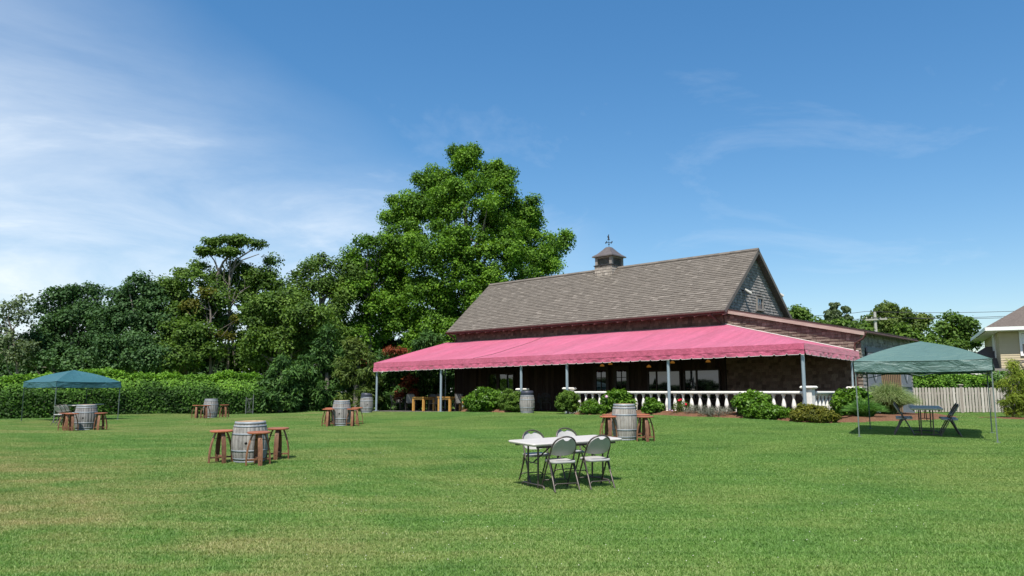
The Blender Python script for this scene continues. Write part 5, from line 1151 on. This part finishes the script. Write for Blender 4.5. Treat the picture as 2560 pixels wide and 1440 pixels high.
def make_folding_table(top_m):
    t = thing('folding_table', '', 'table'); L, Wd = 1.83, .76; n = 6; out = []
    for cx, cy, a0 in ((L / 2 - .06, Wd / 2 - .06, 0), (-L / 2 + .06, Wd / 2 - .06, 90), (-L / 2 + .06, -Wd / 2 + .06, 180), (L / 2 - .06, -Wd / 2 + .06, 270)):
        for i in range(n + 1): a = math.radians(a0 + 90 * i / n); out.append((cx, cy, math.cos(a), math.sin(a)))
    lev = [(.035, .692), (.04, .700), (.058, .712), (.06, .725), (.052, .736), (.04, .74)]; N_ = len(out); vs_ = [(cx + ca * r, cy + sa * r, z) for r, z in lev for cx, cy, ca, sa in out]
    fs_ = [tuple(range(N_ - 1, -1, -1)), tuple(range((len(lev) - 1) * N_, len(lev) * N_))]
    for k_ in range(len(lev) - 1):
        for i in range(N_): j = (i + 1) % N_; fs_.append((k_ * N_ + i, k_ * N_ + j, (k_ + 1) * N_ + j, (k_ + 1) * N_ + i))
    m = MB(); m.add(vs_, fs_); m.build('table_top', top_m, t)
    for s in (-1, 1):
        x = s * .66
        for y in (-.14, .14): m = MB(); m.tube([(x, y, .03), (x, y, .70)], .016, 8); m.build('leg', M_BRONZE, t)
        m = MB(); m.tube([(x, -.31, .0), (x, -.305, .045), (x, -.27, .065), (x, .27, .065), (x, .305, .045), (x, .31, .0)], .015, 8); m.build('foot_bar', M_BRONZE, t)
        m = MB(); m.tube([(x, 0, .40), (s * .25, 0, .68)], .011, 6); m.tube([(x, -.14, .40), (x, .14, .40)], .010, 6); m.build('brace', M_BRONZE, t)
    m = MB(); m.box(0, .30, .675, 1.6, .02, .04); m.box(0, -.30, .675, 1.6, .02, .04); m.build('apron_rail', M_BRONZE, t)
    return t
TB = Kit(make_folding_table(PLAS))
def slope_tilt(x, y, rz):
    gx_ = (gz(x + .4, y) - gz(x - .4, y)) / .8; gy_ = (gz(x, y + .4) - gz(x, y - .4)) / .8
    n_ = Vector((-gx_, -gy_, 1)).normalized(); e = (Vector((0, 0, 1)).rotation_difference(n_).to_matrix() @ Matrix.Rotation(rz, 3, 'Z')).to_euler(); return e
def put(kit, x, y, rz, label, group=None, scale=None, dz=0.0):
    e = slope_tilt(x, y, rz); return kit.put((x, y, gz(x, y) + dz), e[2], label, group, scale, (e[0], e[1]))
ta = math.radians(32.8); tc_ = np.array([.33, 12.0]) + np.array([math.cos(ta), math.sin(ta)]) * .915 + np.array([-math.sin(ta), math.cos(ta)]) * .38
put(TB, tc_[0], tc_[1], ta, 'cream folding table with four chairs in the middle of the lawn', 'folding tables')
cg = 'folding chairs'
def rel(a, b_): return tc_ + np.array([math.cos(ta), math.sin(ta)]) * a + np.array([-math.sin(ta), math.cos(ta)]) * b_
p = rel(-.43, -.42); put(CH, p[0], p[1], ta - .18, 'near folding chair on the left, back turned, at the table in mid-lawn', cg)
p = rel(.22, -.48); put(CH, p[0], p[1], ta - .18, 'near folding chair on the right, back turned, at the table in mid-lawn', cg)
p = rel(-.24, .50); put(CH, p[0], p[1], ta + math.pi - .15, 'far folding chair on the left, facing the viewer, at the table in mid-lawn', cg)
p = rel(.50, .54); put(CH, p[0], p[1], ta + math.pi - .15, 'far folding chair on the right, facing the viewer, at the table in mid-lawn', cg)
# under the green canopy
rc_ = np.mean(cr, 0); p0 = np.array(spot(2322, 1098, 20.1)[:2]); rang = math.radians(64)
put(TB, p0[0] + .25, p0[1] + .55, rang, 'folding table in the shade of the green canopy', 'folding tables')
def rel2(a, b_): return p0 + np.array([.25, .55]) + np.array([math.cos(rang), math.sin(rang)]) * a + np.array([-math.sin(rang), math.cos(rang)]) * b_
for a, b_, f, lb in ((-.42, .52, math.pi, 'nearer folding chair left of the table under the green canopy'), (.18, .52, math.pi, 'farther folding chair left of the table under the green canopy'), (-.42, -.52, 0, 'nearer folding chair right of the table under the green canopy'), (.18, -.52, 0, 'farther folding chair right of the table under the green canopy')):
    p = rel2(a, b_); put(CH, p[0], p[1], rang + f, lb, cg)
# under the teal canopy
p0 = np.array(spot(205, 1053, 35.2)[:2]); put(TB, p0[0], p0[1], math.radians(78), 'folding table half hidden behind the barrel under the teal canopy', 'folding tables')
for px_, Y_, lb in ((150, 31.6, 'first of three chairs in a row under the teal canopy, nearest the hedge end'), (160, 32.2, 'middle of three chairs in a row under the teal canopy'), (170, 32.8, 'third of three chairs in a row under the teal canopy, nearest the barrel')):
    p = spot(px_, 1055, Y_); put(CH, p[0], p[1], math.radians(-28), lb, cg)

# ------------------------------------------------------------------ barrels and stave stools
k = NT('grey_oak_stave'); tcn = k.n('ShaderNodeTexCoord').outputs['Object']
f1 = k.noise(3.5, 4, .6, vec=tcn, stretch=(3, 3, .5)); f2 = k.noise(28, 4, .7, vec=tcn, stretch=(3, 3, .22)); f3 = k.noise(6, 5, .65, vec=tcn)
c = k.mix(k.math('MULTIPLY', k.math('SUBTRACT', f1, .3), 2.2, True), (.185, .180, .175), (.325, .315, .303)); c = k.mix(1.0, c, k.ramp(f2, [(.3, (.88,) * 3), (.65, (1.15,) * 3)]), 'MULTIPLY')
c = k.mix(1.0, c, k.ramp(f3, [(.28, (.62, .6, .6)), (.5, (1, 1, 1))]), 'MULTIPLY')
a = k.n('ShaderNodeAttribute', attribute_name='tint').outputs['Fac']; c = k.mix(1.0, c, k.ramp(a, [(0, (.92,) * 3), (1, (1.07, 1.06, 1.04))]), 'MULTIPLY')
c = k.mix(1.0, c, k.ramp(k.n('ShaderNodeObjectInfo').outputs['Random'], [(0, (.82, .83, .85)), (1, (1.16, 1.13, 1.08))]), 'MULTIPLY')
OAK = k.done(k.bsdf(c, .85, 0, .2, f2, .3, .006))
HOOP = mat('galvanised_hoop', (.16, .185, .21), (.27, .295, .31), 9, .62, .25, bump=.08)
M_HEAD = mat('barrel_head_oak', (.26, .17, .09), (.36, .26, .16), 5, .8, bump=.2, stretch=(6, 1, 1))
def make_barrel():
    t = thing('wine_barrel', '', 'barrel'); Hb, r0, r1 = .93, .272, .335
    rad = lambda z: r1 - (r1 - r0) * abs(2 * z / Hb - 1) ** 2.0
    m = MB(); ns = 26; nz = 14; edges = [0]; rr = random.Random(4); w_ = [rr.uniform(.7, 1.3) for _ in range(ns)]; tot = sum(w_)
    for w1 in w_: edges.append(edges[-1] + w1 / tot * 2 * math.pi)
    for s in range(ns):                           # staves with a fine joint between them
        a0, a1 = edges[s] + .003, edges[s + 1] - .003; am = (a0 + a1) / 2; G = []
        for j in range(nz + 1):
            z = Hb * j / nz; R_ = rad(z); G.append([(math.cos(a_) * (R_ - d), math.sin(a_) * (R_ - d), z) for a_, d in ((a0, .003), (a0 + .005, .0), (am, -.001), (a1 - .005, .0), (a1, .003))])
        m.grid(G, tint=rr.random())
    m.build('staves', OAK, t, tint=True)
    m = MB(); m.lathe([(.0, Hb - .03), (r0 - .02, Hb - .03), (r0 - .022, Hb - .03)], 28, caps=False); m.lathe([(r0 - .03, Hb - .03), (r0 - .022, Hb - .002), (r0 - .004, Hb - .001)], 28, caps=False); m.lathe([(rad(z) - .005, z) for z in np.linspace(0, Hb - .01, 12)], 26, caps=False); m.build('head', M_HEAD, t)
    for z0, z1 in ((.0, .045), (.075, .11), (.255, .295), (.635, .675), (.81, .85), (.875, .933)):
        m = MB(); m.lathe([(rad(z0) - .004, z0), (rad(z0) + .004, z0), (rad((z0 + z1) / 2) + .0045, (z0 + z1) / 2), (rad(z1) + .004, z1), (rad(z1) - .004, z1)], 36, caps=False); m.build('hoop', HOOP, t)
    m = MB(); m.lathe([(.0, .004), (.026, .003), (.03, -.01)], 14, caps=False, M=Matrix.Translation((0, -rad(.46) - .001, .46)) @ Matrix.Rotation(math.pi / 2, 4, 'X')); m.build('bung_hole', M_DARK, t)
    return t
BR = Kit(make_barrel())
k = NT('red_stained_oak'); tcn = k.n('ShaderNodeTexCoord').outputs['Object']; f1 = k.noise(9, 5, .65, vec=tcn, stretch=(3, 3, .8)); f2 = k.noise(40, 3, .6, vec=tcn, stretch=(3, 3, .4))
c = k.mix(k.math('MULTIPLY', k.math('SUBTRACT', f1, .3), 2.3, True), (.095, .040, .022), (.27, .130, .070)); c = k.mix(1.0, c, k.ramp(k.n('ShaderNodeObjectInfo').outputs['Random'], [(0, (.75,) * 3), (1, (1.2, 1.18, 1.12))]), 'MULTIPLY'); STOOLW = k.done(k.bsdf(c, .55, 0, .35, f2, .25, .004))
k = NT('red_stool_seat'); f1 = k.noise(5, 5, .65, stretch=(1, 4, 1)); c = k.mix(f1, (.22, .066, .030), (.38, .135, .068)); c = k.mix(1.0, c, k.ramp(k.n('ShaderNodeObjectInfo').outputs['Random'], [(0, (.72, .78, .8)), (1, (1.15, 1.1, 1.05))]), 'MULTIPLY'); SEATW = k.done(k.bsdf(c, .42, 0, .4, f1, .15, .004))
def make_stool():
    t = thing('stave_stool', '', 'stool'); Hs = .64
    n = 18; out = [( .215 * math.copysign(abs(math.cos(a)) ** .75, math.cos(a)), .185 * math.copysign(abs(math.sin(a)) ** .75, math.sin(a))) for a in np.linspace(0, 2 * math.pi, n, endpoint=False)]
    lev = [(.93, Hs - .034), (1.0, Hs - .026), (1.0, Hs - .008), (.95, Hs), (.5, Hs - .008)]; m = MB()
    vs_ = [(x * f, y * f, z) for f, z in lev for x, y in out]; fs_ = [tuple(range(n - 1, -1, -1)), tuple(range((len(lev) - 1) * n, len(lev) * n))]
    for k_ in range(len(lev) - 1):
        for i in range(n): j = (i + 1) % n; fs_.append((k_ * n + i, k_ * n + j, (k_ + 1) * n + j, (k_ + 1) * n + i))
    m.add(vs_, fs_); m.build('seat', SEATW, t)
    for q_ in range(4):
        M_ = Matrix.Rotation(q_ * math.pi / 2, 4, 'Z'); m = MB(); G = []; N_ = 11
        for i in range(N_):
            s = i / (N_ - 1); z = (Hs - .034) * (1 - s); r = .105 + .115 * s ** .8 + .028 * math.sin(math.pi * s); w2 = .036 + .008 * math.sin(math.pi * s); G.append([(r - .011, -w2, z), (r + .011, -w2, z), (r + .015, 0, z), (r + .011, w2, z), (r - .011, w2, z), (r - .011, -w2, z)])
        m.grid([[tuple(M_ @ Vector(p)) for p in row] for row in G], smooth=False); m.add([M_ @ Vector(p) for p in G[-1][:5]], [(0, 1, 2, 3, 4)]); lg = m.build('leg', STOOLW, t)
        for z in (.50, .11):
            s = 1 - z / (Hs - .034); r = .105 + .115 * s ** .8 + .028 * math.sin(math.pi * s) + .015; b_ = MB(); b_.lathe([(.0, .004), (.009, .002), (.011, -.004)], 8, caps=False, M=M_ @ Matrix.Translation((r, 0, z)) @ Matrix.Rotation(math.pi / 2, 4, 'Y')); b_.build('bolt', M_IRON, lg)
    for q_, z in ((0, .115), (1, .14)):
        M_ = Matrix.Rotation(q_ * math.pi / 2, 4, 'Z'); m = MB(); m.box(0, 0, z, .40, .05, .028, M_); m.build('stretcher', STOOLW, t)
        m = MB(); m.tube([M_ @ Vector((-.155, 0, z + .37)), M_ @ Vector((.155, 0, z + .37))], .006, 6); m.build('rod', M_IRON, t)
    return t
STL = Kit(make_stool())
bg_, sg_ = 'barrel tables on the lawn', 'stave stools round the barrels'
def bset(px, py, Y, label, scale, rz, stools):
    x, y, z = spot(px, py, Y); put(BR, x, y, rz, label, bg_, scale)
    for spx, spy, sY, srz, sl_ in stools:
        p = spot(spx, spy, sY); put(STL, p[0], p[1], srz, sl_, sg_)
bset(623, 1152, 15.5, 'nearest weathered barrel table, shorter than the rest, with three stools', (1.05, 1.05, .86), .12,
     [(551, 1154, 15.3, .65, 'stool left of the nearest barrel'), (645, 1155, 14.95, .5, 'stool standing in front of the nearest barrel'), (694, 1140, 15.9, .12, 'stool right of the nearest barrel')])
bset(1562, 1100, 20.0, 'barrel table between two pairs of stools in front of the balustrade', (.98, .98, 1.0), 2.4,
     [(1521, 1097, 19.7, .1, 'front stool left of the barrel before the balustrade'), (1526, 1092, 20.7, -.1, 'rear stool left of the barrel before the balustrade'), (1614, 1098, 19.6, .05, 'front stool right of the barrel before the balustrade'), (1606, 1092, 20.6, .2, 'rear stool right of the barrel before the balustrade')])
bset(853, 1065, 28.5, 'barrel table with a bung hole facing out, near the left awning post', (1.02, 1.02, 1.0), -.02,
     [(820, 1067, 28.1, .05, 'front stool left of the barrel near the awning post'), (826, 1062, 29.0, -.1, 'rear stool left of the barrel near the awning post'), (881, 1065, 28.2, .1, 'front stool right of the barrel near the awning post'), (892, 1060, 29.3, .2, 'rear stool right of the barrel near the awning post')])
bset(213, 1074, 28.5, 'barrel table in front of the teal canopy', (1.15, 1.15, 1.0), .25,
     [(162, 1075, 28.2, .75, 'outermost stool left of the barrel by the teal canopy'), (177, 1076, 27.7, .7, 'inner stool left of the barrel by the teal canopy'), (251, 1073, 28.3, .1, 'stool right of the barrel by the teal canopy')])
bset(526, 1045, 38.0, 'farthest barrel table, standing close to the long hedge', (1.05, 1.05, 1.0), 1.5,
     [(491, 1046, 37.4, .2, 'outermost stool left of the farthest barrel'), (513, 1047, 36.9, .6, 'inner stool left of the farthest barrel'), (560, 1043, 38.2, .7, 'stool right of the farthest barrel')])
# lidded bin barrels
M_LID = mat('dark_plastic_lid', (.025, .030, .045), (.04, .045, .06), 6, .45)
for px_, py_, Y_, rz, lb, tl in ((916, 1031, 39.3, .3, 'lidded barrel bin beside the left awning post', .12), (1318, 1034, 34.3, 1.1, 'lidded barrel bin beside the patio step', .0)):
    p = spot(px_, py_, Y_); b_ = put(BR, p[0], p[1], rz, lb, 'lidded barrel bins', (1.0, 1.0, .92))
    q = MB(); M_ = Matrix.Translation((0, 0, .93)) @ Matrix.Rotation(tl, 4, 'Y'); q.lathe([(.29, -.12), (.292, .0), (.28, .12), (.26, .145), (.08, .16), (.0, .162)], 26, caps=False, M=M_); q.lathe([(.296, .02), (.302, .045), (.296, .07)], 26, caps=False, M=M_); q.build('lid', M_LID, b_)

# ------------------------------------------------------------------ patio furniture in the shade
PINE = mat('honey_pine', (.42, .21, .045), (.56, .31, .085), 4, .5, bump=.15, stretch=(2, 2, 8))
def make_pine_table():
    t = thing('pine_table', '', 'table'); m = MB(); m.bev_box(0, 0, .735, 1.0, .9, .04, .008); m.build('table_top', PINE, t)
    m = MB()
    for y in (-.38, .38): m.box(0, y, .66, .84, .03, .11)
    for x in (-.43, .43): m.box(x, 0, .66, .03, .76, .11)
    m.build('apron', PINE, t)
    for x in (-.42, .42):
        for y in (-.37, .37): m = MB(); m.bev_box(x, y, .355, .10, .10, .715, .01); m.build('leg', PINE, t)
    return t
PT = Kit(make_pine_table())
for px_, v_, lb in ((1052, .9, 'honey pine table left of the second awning post'), (1117, .85, 'honey pine table right of the second awning post'), (1178, .95, 'honey pine table behind the leftmost hydrangea')):
    u_ = at_v(px_, 1020, v_)[0]; w_ = bw(u_, v_ + .2); PT.put((float(w_[0]), float(w_[1]), slab_z(u_) + .002), B_ROT, lb, 'pine tables on the patio')
M_SLING = mat('grey_sling_mesh', (.16, .16, .155), (.21, .21, .2), 60, .7)
def make_sling_chair(frame_m, sling_m, name):
    t = thing(name, '', 'chair')
    for s in (-1, 1):
        m = MB(); m.tube([(s * .26, -.28, 0), (s * .26, -.18, .42), (s * .25, -.24, .70), (s * .22, -.30, .90)], .013, 7); m.build('rear_leg', frame_m, t)
        m = MB(); m.tube([(s * .27, .27, 0), (s * .27, .24, .62), (s * .28, .1, .66), (s * .27, -.22, .64)], .013, 7); m.build('front_leg', frame_m, t)
    m = MB(); m.tube([(-.22, -.30, .90), (-.12, -.31, .93), (.12, -.31, .93), (.22, -.30, .90)], .013, 7); m.build('top_bar', frame_m, t)
    m = MB(); m.grid([[(-.25 + .5 * i / 6, y, z - .02 * math.sin(math.pi * i / 6)) for i in range(7)] for y, z in ((.25, .43), (.1, .41), (-.05, .40), (-.17, .42))]); m.build('seat', sling_m, t)
    m = MB(); m.grid([[((-.25 + .5 * i / 6) * (1 - .12 * j / 5), -.18 - .12 * j / 5 - .02 * math.sin(math.pi * i / 6), .44 + .46 * j / 5) for i in range(7)] for j in range(6)]); m.build('backrest', sling_m, t)
    return t
SLC = Kit(make_sling_chair(M_BRONZE, M_SLING, 'sling_chair'))
for px_, v_, a_, lb in ((988, 1.3, -.6, 'leftmost grey sling chair on the patio'), (1004, 2.6, -1.6, 'grey sling chair farthest back behind the dark patio table'), (1028, 1.2, .7, 'grey sling chair just left of the pine tables'), (1076, 2.0, 1.4, 'sling chair in deep shade between two pine tables'), (1090, 1.0, 1.6, 'sling chair pulled up beside the second awning post'), (1140, 1.2, 1.5, 'sling chair between the middle and last pine tables'), (1155, .7, -1.5, 'sling chair against the last pine table')):
    u_ = at_v(px_, 1020, v_)[0]; w_ = bw(u_, v_); SLC.put((float(w_[0]), float(w_[1]), slab_z(u_) + .002), B_ROT + a_, lb, 'sling chairs on the patio')
def make_round_table():
    t = thing('iron_table', '', 'table'); m = MB(); m.lathe([(.0, .70), (.46, .70), (.475, .71), (.47, .725), (.0, .728)], 24, caps=False); m.build('table_top', M_IRON, t)
    m = MB(); m.tube([(0, 0, .05), (0, 0, .70)], .035, 8); m.build('stem', M_IRON, t)
    for i in range(4): a = i * math.pi / 2 + .4; m = MB(); m.tube([(0, 0, .16), (.2 * math.cos(a), .2 * math.sin(a), .10), (.33 * math.cos(a), .33 * math.sin(a), .0)], .016, 6); m.build('foot', M_IRON, t)
    return t
RT = Kit(make_round_table())
for px_, v_, lb in ((1012, 1.8, 'dark iron table among the leftmost sling chairs'), (1352, 1.7, 'dark iron table behind the lidded barrel bin')):
    u_ = at_v(px_, 1020, v_)[0]; w_ = bw(u_, v_); RT.put((float(w_[0]), float(w_[1]), slab_z(u_) + .002), B_ROT, lb, 'iron tables on the patio')
def make_iron_chair():
    t = thing('iron_chair', '', 'chair')
    for x, y in ((-.2, -.2), (.2, -.2), (-.21, .2), (.21, .2)): m = MB(); m.tube([(x * 1.15, y * 1.2, 0), (x, y, .43)], .012, 6); m.build('leg', M_IRON, t)
    m = MB(); m.lathe([(.0, .43), (.22, .435), (.235, .445), (.22, .455), (.0, .45)], 20, caps=False); m.build('seat', M_IRON, t)
    m = MB(); m.tube([(-.21, -.2, .43), (-.23, -.24, .7)] + [(-.23 * math.cos(a), -.25, .7 + .2 * math.sin(a)) for a in np.linspace(.1, math.pi - .1, 9)] + [(.23, -.24, .7), (.21, -.2, .43)], .013, 6); m.build('back_frame', M_IRON, t)
    m = MB()
    for i in range(6):
        x = -.16 + .064 * i; m.tube([(x * .7, -.21, .46), (x + .02, -.245, .62), (x * .9, -.25, .70 + .19 * math.sqrt(1 - (x / .23) ** 2))], .008, 5)
    m.tube([(.11 * math.cos(a), -.245, .68 + .08 * math.sin(a)) for a in np.linspace(0, 2 * math.pi, 13)], .009, 5); m.build('scrollwork', M_IRON, t); return t
IC = Kit(make_iron_chair())
for px_, v_, a_, lb in ((1336, 2.6, 2.6, 'iron chair behind the lidded barrel bin'), (1368, 1.3, .4, 'iron chair at the near side of the iron table by the step'), (1382, 2.3, 1.8, 'iron chair right of the iron table by the step'), (1232, 3.0, 2.8, 'iron chair in shade behind the left balustrade, by the window'), (1270, 3.0, .5, 'iron chair in shade behind the round boxwood ball'), (1190, 3.2, .2, 'iron chair in shade above the leftmost hydrangea')):
    u_ = at_v(px_, 1020, v_)[0]; w_ = bw(u_, v_); IC.put((float(w_[0]), float(w_[1]), slab_z(u_) + .002), B_ROT + a_, lb, 'iron chairs on the patio')
# little steel gate post and rail at the end of the hedge
gp = spot(632, 1032, 43.2); gate = thing('gate', 'small grey steel gate at the right end of the long hedge', 'gate', gp, -.1)
M_GATE = mat('dull_steel', (.12, .13, .13), (.17, .18, .18), 5, .6, .3)
for x in (-.42, 0): m = MB(); m.tube([(x, 0, -.05), (x, 0, .95 + (x == 0) * .15)], .022, 8); m.build('post', M_GATE, gate)
for z in (.12, .85): m = MB(); m.tube([(-.42, 0, z), (0, 0, z)], .010, 6); m.build('bar', M_GATE, gate)
m = MB()
for i in range(9): m.tube([(-.42 + .0467 * i, 0, .12), (-.42 + .0467 * (8 - i), 0, .85)], .003, 4)
m.build('wire_mesh', M_GATE, gate)

# white clover heads scattered through the turf
n = 240; cy = 7 + 15 * rng.random(n) ** 1.3; cx = (rng.random(n) * 1.3 - .45) * cy * .62; g_ = ground(cx, cy); P = np.column_stack([cx, cy, g_ + rng.uniform(.024, .04, n)]); r_ = rng.uniform(.004, .0065, n)
off = np.array([(1, 0, 0), (0, 1, 0), (-1, 0, 0), (0, -1, 0), (0, 0, .9), (0, 0, -.9)]); V = (P[:, None, :] + off[None] * r_[:, None, None]).reshape(-1, 3); o6 = np.arange(n)[:, None] * 6
Fq = np.concatenate([o6 + np.array(t_) for t_ in ((0, 1, 4), (1, 2, 4), (2, 3, 4), (3, 0, 4), (1, 0, 5), (2, 1, 5), (3, 2, 5), (0, 3, 5))])
cf = arr_mesh('clover_flowers', V, Fq, np.zeros(len(Fq)), PETAL_WHITE, kind='stuff'); cf['label'] = 'tiny white clover heads in the lawn'; cf['category'] = 'flowers'
